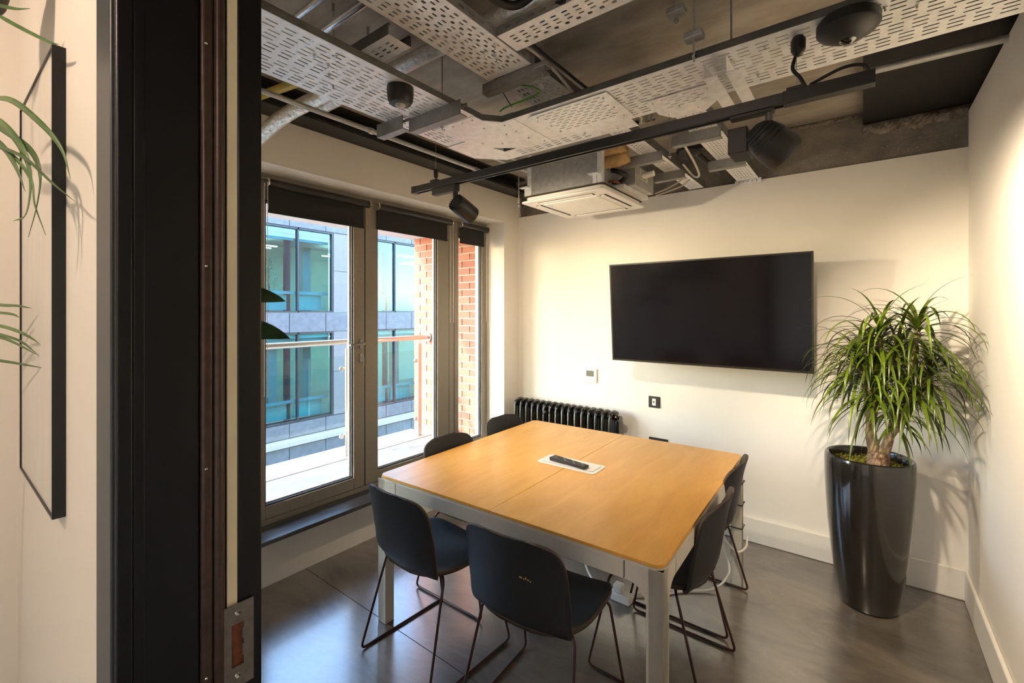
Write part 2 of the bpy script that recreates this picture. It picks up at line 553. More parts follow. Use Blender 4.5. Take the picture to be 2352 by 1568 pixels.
# left wall: window opening, deeper below the sill
wl = thing('wall_left', 'white plastered window wall', None, (XL, 1.9, 0), kind='structure')
B(-2.90, XL, -0.2, 3.428, OPZ1, 2.60).build('lintel', 'plaster', wl)
B(-2.90, XL, OPY1, 3.428, 0, OPZ1).build('pier', 'plaster', wl)
B(-2.90, XL, 0.0, OPY0, 0, OPZ1).build('pier', 'plaster', wl)
B(-2.90, XLO, OPY0, OPY1, 0, OPZ0 - 0.02).build('apron', 'plaster', wl)
B(-2.97, -2.90, -0.2, 3.5, 2.40, ZC).build('outer_beam', 'concrete_dark', wl)
# broken plaster edge in the corner
pe = MB()
for i in range(14):
    z = 2.43 + i * 0.0125
    pe.box(XL - 0.004, XL + 0.004 + 0.008 * random.random(), YB - 0.012 - 0.010 * random.random(), YB + 0.02, z, z + 0.0127)
po = pe.build('broken_edge', 'plaster', wl); po['kind'] = 'stuff'

# baseboards
struct(B(XLO, XR, YB - 0.018, YB, 0, 0.165).build('baseboard_back', 'skirting', bevel=0.006))
struct(B(XR - 0.018, XR, YF, YB - 0.018, 0, 0.165).build('baseboard_right', 'skirting', bevel=0.006))
# window sill board
struct(B(WX, XL, OPY0, OPY1, OPZ0 - 0.025, OPZ0).build('window_sill', 'sill_black', bevel=0.004), 'glossy black sill board under the balcony doors')

# ------------------------------------------------------------------ front partition and door frame
JX, RX = -0.80, 0.068
wf = thing('wall_front', 'white partition wall with the doorway', None, (-1.8, 0.25, 0), kind='structure')
B(-2.90, JX - 0.092, 0.16, YF, 0, ZC).build('partition', 'plaster_hall', wf)
B(RX + 0.08, XR + 0.1, 0.16, YF, 0, ZC).build('partition', 'plaster_hall', wf)
B(JX - 0.092, RX + 0.08, 0.16, YF, 2.52, ZC).build('partition', 'plaster_hall', wf)
dfm = thing('door_frame', 'tall black painted door frame seen close on the left', None, (JX, 0.25, 0), kind='structure')
# left jamb
B(JX - 0.092, JX - 0.010, 0.156, 0.162, 0, 2.50).build('face_plate', 'frame_face', dfm, bevel=0.002)
jb = MB(); jb.box(JX - 0.08, JX, 0.160, 0.259, 0, 2.50)
jb.build('jamb', 'black_frame', dfm, bevel=0.003)
B(JX - 0.012, JX + 0.0025, 0.1595, 0.178, 0, 2.50).build('jamb_edge', 'black_frame', dfm, bevel=0.0025)
B(JX - 0.004, JX + 0.0015, 0.1785, 0.191, 0, 2.50).build('jamb_edge', 'black_frame', dfm, bevel=0.001)
B(JX - 0.05, JX + 0.006, 0.259, 0.275, 0, 2.50).build('door_stop', 'brown_strip', dfm, bevel=0.004)
MB().tube([(JX, 0.2835, 0), (JX, 0.2835, 2.50)], 0.0085, 12).build('door_seal', 'brown_strip', dfm, smooth=60)
B(JX - 0.05, JX - 0.006, 0.275, 0.300, 0, 2.50).build('groove', 'gasket', dfm)
B(JX - 0.05, JX - 0.001, 0.2965, 0.311, 0, 2.50).build('cream_strip', 'cream_seal', dfm)
B(JX - 0.092, JX, 0.311, YF + 0.004, 0, 2.50).build('jamb', 'black_frame', dfm, bevel=0.003)
for z in (0.25, 0.78, 0.98, 1.30, 1.61, 1.95, 2.25):
    MB().lathe([(0, 0), (0.0022, 0), (0.0014, 0.0012), (0, 0.0014)], (JX + 0.006, 0.265, z), 8, axis=(1, 0, 0)).build('screw', 'chrome', dfm, smooth=60)
# head and right jamb
B(JX - 0.092, RX + 0.08, 0.156, YF + 0.004, 2.50, 2.56).build('head', 'black_frame', dfm, bevel=0.003)
B(RX, RX + 0.08, 0.156, YF + 0.004, 0, 2.50).build('jamb', 'black_frame', dfm, bevel=0.003)
# strike plate
st = thing('strike_plate', 'worn steel strike plate with a rusty slot in the black door jamb', 'strike plate', (JX, 0.312, 0.935))
z0, z1, y0, y1 = 0.938, 1.072, 0.2885, 0.3335
m = MB()
for a, b, c, d in ((y0, y1, z0, 0.972), (y0, y1, 1.040, z1), (y0, 0.3005, 0.972, 1.040), (0.3185, y1, 0.972, 1.040)):
    def q(y, z): return (JX + 0.0042, y, z)
    m.face([m.vm(q(a, c)), m.vm(q(b, c)), m.vm(q(b, d)), m.vm(q(a, d))])
m.build('plate', 'strike_steel', st, solid=0.0024)
m = MB(); m.quad((JX + 0.0006, 0.299, 0.970), (JX + 0.0006, 0.320, 0.970), (JX + 0.0006, 0.320, 1.042), (JX + 0.0006, 0.299, 1.042))
m.build('slot', 'rust', st)
for z in (0.957, 1.057):
    MB().lathe([(0, 0), (0.0045, 0), (0.0036, 0.0012), (0.001, 0.0006), (0, 0.0004)], (JX + 0.0054, 0.3095, z), 12, axis=(1, 0, 0)).build('screw', 'chrome', st, smooth=40)
B(JX + 0.001, JX + 0.005, 0.3165, 0.3190, 0.985, 1.004).build('tongue', 'strike_steel', st)
B(JX + 0.001, JX + 0.005, 0.3165, 0.3190, 1.012, 1.030).build('tongue', 'strike_steel', st)

# corridor shell behind the camera
struct(B(-1.94, -1.84, -1.9, 0.16, 0, ZC).build('wall_corridor_left', 'plaster_hall'))
struct(B(1.5, 1.6, -1.9, 0.16, 0, ZC).build('wall_corridor_right', 'plaster_hall'))
struct(B(-1.94, 1.6, -2.0, -1.9, 0, ZC).build('wall_corridor_back', 'plaster_hall'))
struct(B(-1.84, -1.822, -1.9, 0.16, 0, 0.14).build('baseboard_corridor', 'skirting', bevel=0.004))

# ------------------------------------------------------------------ balcony doors and side light
def frame_rect(m, y0, y1, z0, z1, w, x0, x1, wb=None, wt=None):
    wb = wb or w; wt = wt or w
    m.box(x0, x1, y0, y0 + w, z0, z1); m.box(x0, x1, y1 - w, y1, z0, z1)
    m.box(x0, x1, y0 + w, y1 - w, z0, z0 + wb); m.box(x0, x1, y0 + w, y1 - w, z1 - wt, z1)
fr = thing('window_frame', 'taupe metal frame around the balcony doors', None, (WX, 1.9, OPZ0), kind='structure')
B(WX - 0.09, WX - 0.005, OPY0, OPY1, OPZ1 - 0.035, OPZ1).build('head_rail', 'window_frame', fr, bevel=0.003)
B(WX - 0.09, WX - 0.005, OPY0, OPY1, OPZ0 - 0.02, OPZ0 + 0.028).build('threshold', 'window_frame', fr, bevel=0.003)
for a, b in ((OPY0, 0.44), (1.085, 1.115), (2.705, 2.765), (3.155, OPY1)):
    B(WX - 0.09, WX - 0.005, a, b, OPZ0 + 0.028, OPZ1 - 0.035).build('mullion', 'window_frame', fr, bevel=0.003)
def leaf(name, label, y0, y1, sl, sr, handle=False):
    t = thing(name, label, None, (WX, (y0 + y1) / 2, OPZ0 + 0.03), kind='structure')
    z0, z1 = OPZ0 + 0.030, OPZ1 - 0.037
    wb, wt = 0.075, 0.115
    for a, b in ((y0, y0 + sl), (y1 - sr, y1)):
        B(WX - 0.065, WX, a, b, z0, z1).build('stile', 'window_frame', t, bevel=0.004)
    B(WX - 0.065, WX - 0.001, y0 + sl, y1 - sr, z0, z0 + wb).build('bottom_rail', 'window_frame', t, bevel=0.003)
    B(WX - 0.065, WX - 0.001, y0 + sl, y1 - sr, z1 - wt, z1).build('top_rail', 'window_frame', t, bevel=0.003)
    g = MB(); frame_rect(g, y0 + sl, y1 - sr, z0 + wb, z1 - wt, 0.008, WX - 0.050, WX - 0.012)
    g.build('gasket', 'gasket', t)
    e = MB(); frame_rect(e, y0 + sl + 0.008, y1 - sr - 0.008, z0 + wb + 0.008, z1 - wt - 0.008, 0.007, WX - 0.050, WX - 0.034)
    e.build('spacer', 'pane_edge', t)
    B(WX - 0.044, WX - 0.038, y0 + sl + 0.004, y1 - sr - 0.004, z0 + wb + 0.004, z1 - wt - 0.004).build('pane', 'glass', t)
    return t
d1 = leaf('door_1', 'glazed balcony door with a lever handle, nearest the black jamb', 1.118, 1.883, 0.100, 0.084)
d2 = leaf('door_2', 'glazed balcony door in the middle with the brick wall showing through it', 1.889, 2.700, 0.104, 0.128)
leaf('window_1', 'narrow fixed side light beside the white reveal', 2.768, 3.152, 0.045, 0.035)
leaf('window_2', 'narrow fixed side light hidden behind the jamb', 0.442, 1.083, 0.04, 0.04)
# dark line where the leaves meet
B(WX - 0.05, WX - 0.003, 1.8825, 1.8895, OPZ0 + 0.03, OPZ1 - 0.04).build('meeting_gap', 'gasket', fr)
B(WX - 0.05, WX - 0.003, 2.699, 2.7055, OPZ0 + 0.03, OPZ1 - 0.04).build('meeting_gap', 'gasket', fr)
# lever handle and lock on door 1
def zat(px, py, x):
    a = (px - 1176) / FPX
    d = x / (-math.sin(YAW) + a * math.cos(YAW))
    return d * (math.cos(YAW) + a * math.sin(YAW)), CAMH + (HOR - py) / FPX * d
hy, hz = zat(832, 790, WX + 0.02)
h = MB().prism(rrect(0.014, 0.034, 0.013), (WX, hy, hz), (0, 1, 0), (0, 0, 1), (0.010, 0, 0)).build('handle_rose', 'handle_grey', d1, bevel=0.002)
MB().tube(arc_path([(WX + 0.008, hy, hz + 0.004), (WX + 0.052, hy, hz + 0.004), (WX + 0.055, hy - 0.115, hz)], 0.018), [0.009] * 7 + [0.007], 10).build('lever', 'handle_grey', h, smooth=50)
hl = MB().prism(rrect(0.014, 0.030, 0.013), (WX, hy + 0.002, hz - 0.095), (0, 1, 0), (0, 0, 1), (0.008, 0, 0)).build('lock_rose', 'handle_grey', d1, bevel=0.002)
MB().lathe([(0, 0), (0.008, 0), (0.008, 0.006), (0, 0.006)], (WX + 0.008, hy + 0.002, hz - 0.088), 12, axis=(1, 0, 0)).build('cylinder', 'chrome', hl, smooth=40)
B(WX + 0.014, WX + 0.032, hy + 0.0008, hy + 0.0032, hz - 0.097, hz - 0.079).build('key', 'chrome', hl)
B(WX + 0.020, WX + 0.034, hy + 0.004, hy + 0.0065, hz - 0.150, hz - 0.098).build('key', 'chrome', hl)

# roller blinds
def blind(label, y0, y1, drop, chain_left):
    t = thing('roller_blind', label, 'blind', (WX + 0.04, (y0 + y1) / 2, drop), group='black roller blinds on the balcony doors')
    zt, xt, r = 2.283, WX + 0.042, 0.024
    MB().tube([(xt, y0 + 0.012, zt), (xt, y1 - 0.012, zt)], r, 20).build('roller', 'black_plastic', t, smooth=50)
    m = MB(); m.box(xt - 0.0225, xt - 0.0205, y0 + 0.02, y1 - 0.03, drop + 0.014, zt)
    m.build('fabric', 'blind', t)
    B(xt - 0.026, xt - 0.017, y0 + 0.019, y1 - 0.029, drop, drop + 0.018).build('bottom_bar', 'blind', t, bevel=0.002)
    for y in (y0, y1 - 0.010):
        mb = MB().lathe([(0, 0), (0.027, 0), (0.029, 0.004), (0.026, 0.010), (0, 0.010)], (xt, y, zt), 20, axis=(0, 1, 0))
        mb.box(WX, xt, y + 0.002, y + 0.009, zt - 0.022, zt + 0.022)
        mb.build('end_bracket', 'chrome', t, smooth=40)
    return t, xt, zt, r
b1 = blind('black roller blind on the balcony door beside the black jamb, longest of the three', 1.205, 1.893, 2.115, True)
b2 = blind('black roller blind over the middle balcony door', 1.955, 2.690, 2.125, False)
b3 = blind('short black roller blind over the narrow side light by the white reveal', 2.790, 3.150, 2.128, False)
def chain(bl, y, z1):
    t, xt, zt, r = bl
    for dx in (-0.020, 0.020):
        MB().tube([(xt + dx, y, zt), (xt + dx, y, z1)], 0.0016, 6).build('chain', 'white_plastic', t, smooth=60)
chain(b1, 1.203, 1.05)
chain(b2, 2.693, 1.45)
chain(b3, 3.153, 1.45)

# ------------------------------------------------------------------ balcony
BZ = 0.20
bal = struct(B(-4.10, -2.90, -3.05, 3.42, 0.02, BZ - 0.02).build('balcony_slab', 'stone_white'), 'balcony slab')
ys = [-0.4, 0.4, 1.2, 2.0, 2.8, 3.42]
B(-3.72, -2.90, -3.05, -0.4, BZ - 0.02, BZ).build('paving_slab', 'stone_tile', bal)
for j in range(5):
    for x0, x1 in ((-3.72, -3.315), (-3.315, -2.90)):
        B(x0 + 0.003, x1 - 0.003, ys[j] + 0.003, ys[j + 1] - 0.003, BZ - 0.02, BZ).build('paving_slab', 'stone_tile', bal)
B(-4.10, -3.725, -3.05, 3.42, BZ - 0.02, BZ + 0.004).build('kerb', 'stone_white', bal, bevel=0.004)
struct(B(-4.12, -2.90, -3.25, 3.62, 2.37, 2.62).build('balcony_soffit', 'soffit'), 'pale underside of the balcony above')
struct(B(-4.05, -2.90, -3.25, -3.05, BZ, 2.37).build('wall_balcony_left', 'mortar'))
wbk = struct(B(-4.045, -2.76, 3.430, 3.55, 0.02, 2.37).build('wall_brick', 'mortar'), 'red brick side wall of the balcony')
def brick_mesh(w):
    m = MB(); m.box(-w / 2, w / 2, -0.009, 0.05, 0, 0.063)
    me = m.mesh('brick'); me.materials.append(MATS['brick']); return me
full, half = brick_mesh(0.205), brick_mesh(0.0965)
nb = 0
for c in range(29):
    z = BZ + 0.012 + c * 0.0745
    if z > 2.30: break
    x = -4.045 + (0.0 if c % 2 else 0.1085)
    if c % 2 == 0:
        lst = [(-4.045 + 0.0965 / 2, half)]
    else:
        lst = []
    while x + 0.205 < -2.80:
        lst.append((x + 0.205 / 2, full)); x += 0.217
    for xc, me in lst:
        o = bpy.data.objects.new('brick', me); COL.objects.link(o)
        o.parent = wbk
        o.location = (xc - ORI[wbk.name][0] + random.uniform(-.001, .001), 3.429 - ORI[wbk.name][1] + random.uniform(-.0015, .0015), z - ORI[wbk.name][2])
# outer return of the brick pier
for c in range(29):
    z = BZ + 0.012 + c * 0.0745
    if z > 2.30: break
    o = bpy.data.objects.new('brick', half); COL.objects.link(o); o.parent = wbk
    o.rotation_euler = (0, 0, -PI / 2)
    o.location = (-4.046 - ORI[wbk.name][0], 3.49 - ORI[wbk.name][1], z - ORI[wbk.name][2])

RXX = -3.80
ba = thing('balustrade', 'stainless steel balcony balustrade with a glass infill panel', 'balustrade', (RXX, 1.8, BZ))
MB().tube([(RXX, -3.04, 1.262), (RXX, 3.405, 1.262)], 0.025, 20).build('handrail', 'steel_rail', ba, smooth=50)
MB().lathe([(0, 0), (0.05, 0), (0.05, 0.006), (0.03, 0.010), (0, 0.010)], (RXX, 3.402, 1.262), 24, axis=(0, 1, 0)).build('wall_flange', 'steel_rail', ba, smooth=40)
for y in (-1.80, 0.30, 2.42, 3.29):
    p = B(RXX - 0.005, RXX + 0.005, y - 0.024, y + 0.024, BZ, 1.20).build('post', 'steel_rail', ba, bevel=0.002)
    MB().tube([(RXX, y, 1.19), (RXX, y, 1.245)], 0.008, 10).build('saddle', 'steel_rail', p, smooth=60)
    B(RXX - 0.03, RXX + 0.03, y - 0.04, y + 0.04, BZ, BZ + 0.008).build('foot_plate', 'steel_rail', p)
    for z in (1.02, 0.405):
        for s in ((-1, 1) if y < 3 else (-1,)):
            c = MB().lathe([(0, 0), (0.022, 0), (0.022, 0.012), (0.018, 0.016), (0, 0.016)], (RXX + 0.030, y + s * 0.085, z), 18, axis=(1, 0, 0))
            c.tube([(RXX + 0.006, y, z + 0.01), (RXX + 0.02, y + s * 0.075, z)], 0.005, 8)
            c.build('glass_clamp', 'steel_rail', p, smooth=40)
B(RXX + 0.020, RXX + 0.028, -1.75, 0.26, BZ + 0.06, 1.135).build('glass_panel', 'rail_glass', ba)
B(RXX + 0.020, RXX + 0.028, 0.36, 2.375, BZ + 0.06, 1.135).build('glass_panel', 'rail_glass', ba)
B(RXX + 0.020, RXX + 0.028, 2.465, 3.24, BZ + 0.06, 1.135).build('glass_panel', 'rail_glass', ba)
B(-3.62, -3.36, 3.30, 3.415, BZ, BZ + 0.13).build('lead_flashing', 'galv_dull')
tag(bpy.data.objects['lead_flashing'], 'grey metal upstand at the foot of the balcony brick wall', 'flashing')

# ------------------------------------------------------------------ office building across the street
FX = -15.2
ob = thing('office_building', 'pale granite office building with teal windows across the street', 'building', (FX, 8, -4.3))
def fbox(name, m, y0, y1, z0, z1, d0=0.0, d1=0.12, parent=None, bevel=0):
    return B(FX + d0, FX + d1, y0, y1, z0, z1).build(name, m, parent or ob, bevel=bevel)
fbox('core_wall', 'office_grey', -6, 24, -4.3, -2.2, -0.5, -0.05)
fbox('roof_slab', 'office_grey', -6, 24, 4.6, 5.3, -5.1, -0.05)
fbox('floor_slab', 'office_grey', -6, 24, 0.86, 1.50, -5.0, -0.05)
fbox('floor_slab', 'office_grey', -6, 24, 4.40, 4.60, -5.0, -0.05)
fbox('floor_slab', 'office_grey', -6, 24, -2.40, -2.2, -5.0, -0.05)
fbox('inner_wall', 'office_mint', -6, 24, -2.2, 4.4, -5.1, -5.0)
for ye in (-6.1, 24.0):
    fbox('end_wall', 'office_grey', ye, ye + 0.1, -4.3, 5.3, -5.1, -0.05)
WINY = [2.46, 6.48, 10.50, 14.52]
for lvl, (za, zb) in enumerate(((-2.17, 0.84), (1.52, 4.38))):
    for w in WINY:
        wn = fbox('window', 'dark_mullion', w, w + 0.05, za, zb, -0.04, 0.10)
        for yy in (w + 1.255, w + 2.51):
            fbox('mullion', 'dark_mullion', yy, yy + 0.05, za, zb, -0.04, 0.10, wn)
        for zz in (za, zb - 0.05):
            fbox('transom', 'dark_mullion', w + 0.05, w + 2.51, zz, zz + 0.05, -0.04, 0.10, wn)
        for a in (w + 0.05, w + 1.305):
            fbox('pane', 'office_glass', a, a + 1.205, za + 0.05, zb - 0.05, 0.0, 0.02, wn)
            fbox('blind_box', 'blind_box', a + 0.02, a + 1.185, zb - 0.20, zb - 0.07, -0.16, -0.03, wn)
            fbox('valance', 'office_grey', a + 0.02, a + 1.185, zb - 0.42, zb - 0.21, -0.20, -0.16, wn)
            fbox('guard_rail', 'office_grey', a, a + 1.205, za + 0.62, za + 0.72, -0.22, -0.14, wn)
            fbox('frosted_panel', 'office_mint', a + 0.03, a + 1.0, za + 0.08, za + 0.60, -0.30, -0.26, wn)
        fbox('inner_column', 'office_mint', w + 1.95, w + 2.25, za, zb - 0.5, -1.2, -0.9, wn)
        fbox('inner_post', 'dark_mullion', w + 1.02, w + 1.20, za, zb, -0.42, -0.30, wn)
        for k in range(3):
            B(FX - 2.6 - 0.5 * k, FX - 2.5 - 0.5 * k, w + 0.2, w + 1.8, zb - 0.36 - 0.02 * k, zb - 0.33 - 0.02 * k).build('fill_strip', 'office_fill', wn)  # glowing strips added to light the rooms behind the glass
# lower white partitions behind the glass of the lower storey
fbox('partition', 'blind_box', 6.65, 7.35, -1.9, 0.3, -0.8, -0.7)
fbox('partition', 'blind_box', 7.10, 7.38, -1.9, 0.3, -0.7, -0.6)
# granite cladding
for z0_, z1_, mm in ((1.52, 4.38, 'granite'), (-2.17, 0.84, 'granite')):
    prev = -6.0
    for w in WINY + [24.0]:
        a, b = prev, w
        if b - a > 3:
            a = b - 1.46
        for k, (p_, q_) in enumerate(((a, a + (b - a) * 0.56), (a + (b - a) * 0.56, b))):
            zm = z0_ + (z1_ - z0_) * 0.52
            for u_, v_ in ((z0_, zm), (zm, z1_)):
                fbox('granite_panel', mm, p_ + 0.012, q_ - 0.012, u_ + 0.012, v_ - 0.012)
        prev = w + 2.56
for z0_, z1_, mm in ((0.84, 1.52, 'granite_band'), (4.38, 5.05, 'granite_band'), (-2.66, -2.17, 'granite_band'), (-4.3, -2.95, 'granite_band')):
    y = 1.0
    while y < 18:
        fbox('granite_panel', mm, y + 0.012, y + 1.29 - 0.012, z0_ + 0.015, z1_ - 0.015)
        y += 1.29
fbox('cladding_back', 'dark_mullion', -6, 24, -4.3, -2.17, -0.06, 0.02)
fbox('ledge', 'stone_white', -6, 24, -2.92, -2.68, 0.0, 0.22)
fbox('parapet', 'granite_band', -6, 24, 5.06, 5.45, -0.05, 0.12)
fbox('cladding', 'granite', -6, 2.40, -2.17, 4.38, -0.05, 0.12)
ow = thing('wall_outer', 'street side of the building with the meeting room', None, (-2.95, 0, -4.3), kind='structure')
for y0_, y1_, z0_, z1_, mm in ((-12, -0.2, 0.2, 2.37, 'brick'), (3.62, 16, -4.3, 6.0, 'brick'), (-12, 3.62, -4.3, 0.0, 'soffit'), (-12, 3.62, 2.63, 3.4, 'soffit'), (-12, 3.62, 3.4, 6.0, 'brick')):
    B(-3.06, -2.975, y0_, y1_, z0_, z1_).build('outer_wall', mm, ow)
struct(B(-22, -4.6, -14, 30, -4.45, -4.30).build('street_ground', 'asphalt'))
# street tree's reflection, modelled as a pale tree behind the glass
tr = thing('reflected_tree', 'pale green tree reflection, modelled behind the teal glass of the office', 'tree', (FX - 0.75, 7.15, 1.52))
MB().tube([(FX - 0.75, 7.15, 1.52), (FX - 0.76, 7.18, 2.4), (FX - 0.75, 7.16, 3.3)], [0.04, 0.03, 0.012], 8).build('trunk', 'bark', tr, smooth=60)
lf = MB()
for i in range(900):
    h_ = random.random() ** 0.8
    z = 2.2 + 1.2 * h_
    r = (1 - h_) * 0.55 * math.sqrt(random.random()) + 0.05
    a = random.uniform(0, 2 * PI)
    c = Vector((FX - 0.75 + 0.5 * r * math.cos(a), 7.15 + r * math.sin(a), z))
    d = Vector((random.gauss(0, 1), random.gauss(0, 1), random.gauss(0, .6))).normalized() * 0.055
    e = d.cross(Vector((0, 0, 1))).normalized() * 0.02
    lf.quad(c - d, c + e, c + d, c - e)
o = lf.build('foliage', 'tree_pale', tr); o['kind'] = 'stuff'

# ------------------------------------------------------------------ ceiling services
bm = thing('steel_beam', 'black steel beam along the top of the window wall', None, (-2.46, 1.9, 2.60), kind='structure')
B(-2.560, -2.40, YF, 3.30, 2.602, 2.618).build('lower_flange', 'black_beam', bm)
B(-2.510, -2.495, YF, 3.30, 2.618, 2.714).build('web', 'black_beam', bm)
B(-2.560, -2.40, YF, 3.30, 2.714, ZC).build('upper_flange', 'black_beam', bm)

def perf(m, o, S, T, L, W, q, p, sl, sw, offs, margin=0.012, skip=None, big=None):
    """perforated sheet: L along S, W along T; slots (half length sl, half width sw), pitch q along S and rows of height p"""
    o, S, T = Vector(o), Vector(S), Vector(T)
    def P(s, t): return m.vm(o + S * s + T * t)
    def plain(s0, s1, t0, t1):
        if s1 - s0 > 1e-6 and t1 - t0 > 1e-6:
            m.face([P(s0, t0), P(s1, t0), P(s1, t1), P(s0, t1)])
    rows = int((W - 2 * margin) / p)
    mt = (W - rows * p) / 2
    plain(0, L, 0, mt); plain(0, L, W - mt, W)
    n = int(L / q) - 1
    s_start = (L - n * q) / 2
    for r in range(rows):
        t0, t1 = mt + r * p, mt + (r + 1) * p
        off = offs(r) * q
        k = n if off == 0 else n - 1
        a0 = s_start + off
        plain(0, a0, t0, t1); plain(a0 + k * q, L, t0, t1)
        for i in range(k):
            a, b = a0 + i * q, a0 + (i + 1) * q
            c = (a + b) / 2; tm = (t0 + t1) / 2
            if skip and skip(c, tm):
                plain(a, b, t0, t1); continue
            hl, hw = (sl, sw) if not (big and big(r)) else (sl * 0.8, sw * 1.6)
            ch = hw * 0.55
            BL, BM, BR = P(a, t0), P(c, t0), P(b, t0)
            TL, TM, TR = P(a, t1), P(c, t1), P(b, t1)
            s1_, s2_ = P(c - hl + ch, tm - hw), P(c + hl - ch, tm - hw)
            s3_, s4_ = P(c + hl, tm - hw + ch), P(c + hl, tm + hw - ch)
            s5_, s6_ = P(c + hl - ch, tm + hw), P(c - hl + ch, tm + hw)
            s7_, s8_ = P(c - hl, tm + hw - ch), P(c - hl, tm - hw + ch)
            m.face([BL, BM, BR, s2_, s1_]); m.face([BR, s3_, s2_]); m.face([BR, TR, s4_, s3_])
            m.face([TR, s5_, s4_]); m.face([TR, TM, TL, s6_, s5_]); m.face([TL, s7_, s6_])
            m.face([TL, BL, s8_, s7_]); m.face([BL, s1_, s8_])

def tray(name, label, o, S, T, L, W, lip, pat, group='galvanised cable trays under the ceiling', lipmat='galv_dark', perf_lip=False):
    t = thing(name, label, 'cable tray', o, group=group)
    m = MB()
    if pat == 'slot':
        perf(m, o, S, T, L, W, 0.056, 0.0235, 0.0185, 0.0034, lambda r: 0.5 if (r // 3) % 2 else 0.0)
    elif pat == 'wide':
        perf(m, o, S, T, L, W, 0.044, 0.0195, 0.0110, 0.0038, lambda r: 0.5 if r % 4 == 3 else 0.0, big=lambda r: r % 4 == 3)
    elif pat == 'square':
        perf(m, o, S, T, L, W, 0.030, 0.0165, 0.0055, 0.0036, lambda r: 0.5 if r % 2 else 0.0)
    m.build('perforated_base', 'galv', t, solid=0.0014)
    for k in (0, 1):  # default rail colour is darkened for the shade on their unlit faces
        c = Vector(o) + Vector(T) * (W * k)
        m = MB()
        if perf_lip:
            perf(m, c, S, Vector((0, 0, 1)), L, lip, 0.05, 0.022, 0.014, 0.005, lambda r: 0.0, margin=0.005)
            m.build('side_rail', lipmat, t, solid=0.0016)
        else:
            a = c + Vector(S) * (L / 2) + Vector((0, 0, lip / 2))
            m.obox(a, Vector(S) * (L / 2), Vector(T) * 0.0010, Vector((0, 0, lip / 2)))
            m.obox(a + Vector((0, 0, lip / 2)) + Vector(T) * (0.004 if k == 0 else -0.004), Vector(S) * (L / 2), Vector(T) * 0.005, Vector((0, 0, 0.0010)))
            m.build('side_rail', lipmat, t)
    return t
X_, Y_ = Vector((1, 0, 0)), Vector((0, 1, 0))
TZ = 2.40
TG = 'galvanised cable trays under the ceiling'
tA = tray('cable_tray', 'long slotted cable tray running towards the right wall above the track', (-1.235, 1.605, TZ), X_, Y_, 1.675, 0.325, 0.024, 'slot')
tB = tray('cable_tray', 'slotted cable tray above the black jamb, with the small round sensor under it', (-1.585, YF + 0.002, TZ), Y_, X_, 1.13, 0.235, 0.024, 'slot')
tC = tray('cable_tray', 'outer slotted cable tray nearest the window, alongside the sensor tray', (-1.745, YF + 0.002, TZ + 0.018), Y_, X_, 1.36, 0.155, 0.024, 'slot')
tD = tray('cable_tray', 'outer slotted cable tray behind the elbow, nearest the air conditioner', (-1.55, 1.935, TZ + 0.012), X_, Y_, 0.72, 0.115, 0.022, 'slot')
tE = tray('cable_tray', 'high broad perforated cable tray crossing the top of the photo', (-1.290, YF + 0.002, 2.545), Y_, X_, 1.16, 0.225, 0.036, 'wide', perf_lip=True, lipmat='galv_dull')
tF = tray('cable_tray', 'high narrow perforated cable tray branching off towards the top edge', (-1.06, 1.285, 2.548), X_, Y_, 1.50, 0.120, 0.034, 'wide', perf_lip=True, lipmat='galv_dull')
tG = tray('cable_tray', 'perforated tray tail behind the strut bracket with an earth wire', (-1.270, 1.52, 2.545), Y_, X_, 0.50, 0.215, 0.045, 'wide')
tH = tray('cable_tray', 'perforated cable tray running to the back wall beside the air conditioner', (-0.995, 1.96, 2.424), Y_, X_, 1.43, 0.100, 0.045, 'square')
tI = tray('cable_tray', 'perforated cable tray running to the back wall behind the black bell spotlight', (-0.675, 1.96, 2.424), Y_, X_, 1.40, 0.130, 0.045, 'square')
tJ = tray('cable_tray', 'short perforated cross tray behind the sensor tray at upper left', (-1.70, 0.985, 2.50), X_, Y_, 0.40, 0.10, 0.04, 'wide')

# elbow of the main tray
el = thing('tray_elbow', 'flat galvanised elbow plate joining the two long cable trays', 'tray elbow', (-1.4, 1.6, TZ))
Z1 = Vector((0, 0, 1))
poly = [(-1.588, 1.475), (-1.352, 1.475), (-1.352, 1.535), (-1.295, 1.602), (-1.232, 1.602), (-1.232, 1.933), (-1.40, 1.933), (-1.588, 1.77)]
MB().prism(poly, (0, 0, TZ - 0.0035), (1, 0, 0), (0, 1, 0), (0, 0, 0.002)).build('elbow_plate', 'galv', el)
def wallstrip(m, pts, h, z):
    for (a, b) in zip(pts, pts[1:]):
        d = Vector((b[0] - a[0], b[1] - a[1], 0)); nn = Vector((-d.y, d.x, 0)).normalized() * 0.001
        m.obox((Vector((a[0], a[1], z + h / 2)) + Vector((b[0], b[1], z + h / 2))) / 2, d / 2, nn, Vector((0, 0, h / 2)))
m = MB(); wallstrip(m, poly[1:5], 0.026, TZ); m.build('inner_rail', 'galv_dark', el)
m = MB(); wallstrip(m, poly[5:], 0.026, TZ); m.build('outer_rail', 'galv_dull', el)
poly2 = [(-1.748, 1.705), (-1.588, 1.705), (-1.545, 1.93), (-1.545, 2.052), (-1.62, 2.052), (-1.748, 1.92)]
MB().prism(poly2, (0, 0, TZ + 0.012), (1, 0, 0), (0, 1, 0), (0, 0, 0.002)).build('elbow_plate', 'galv', el)
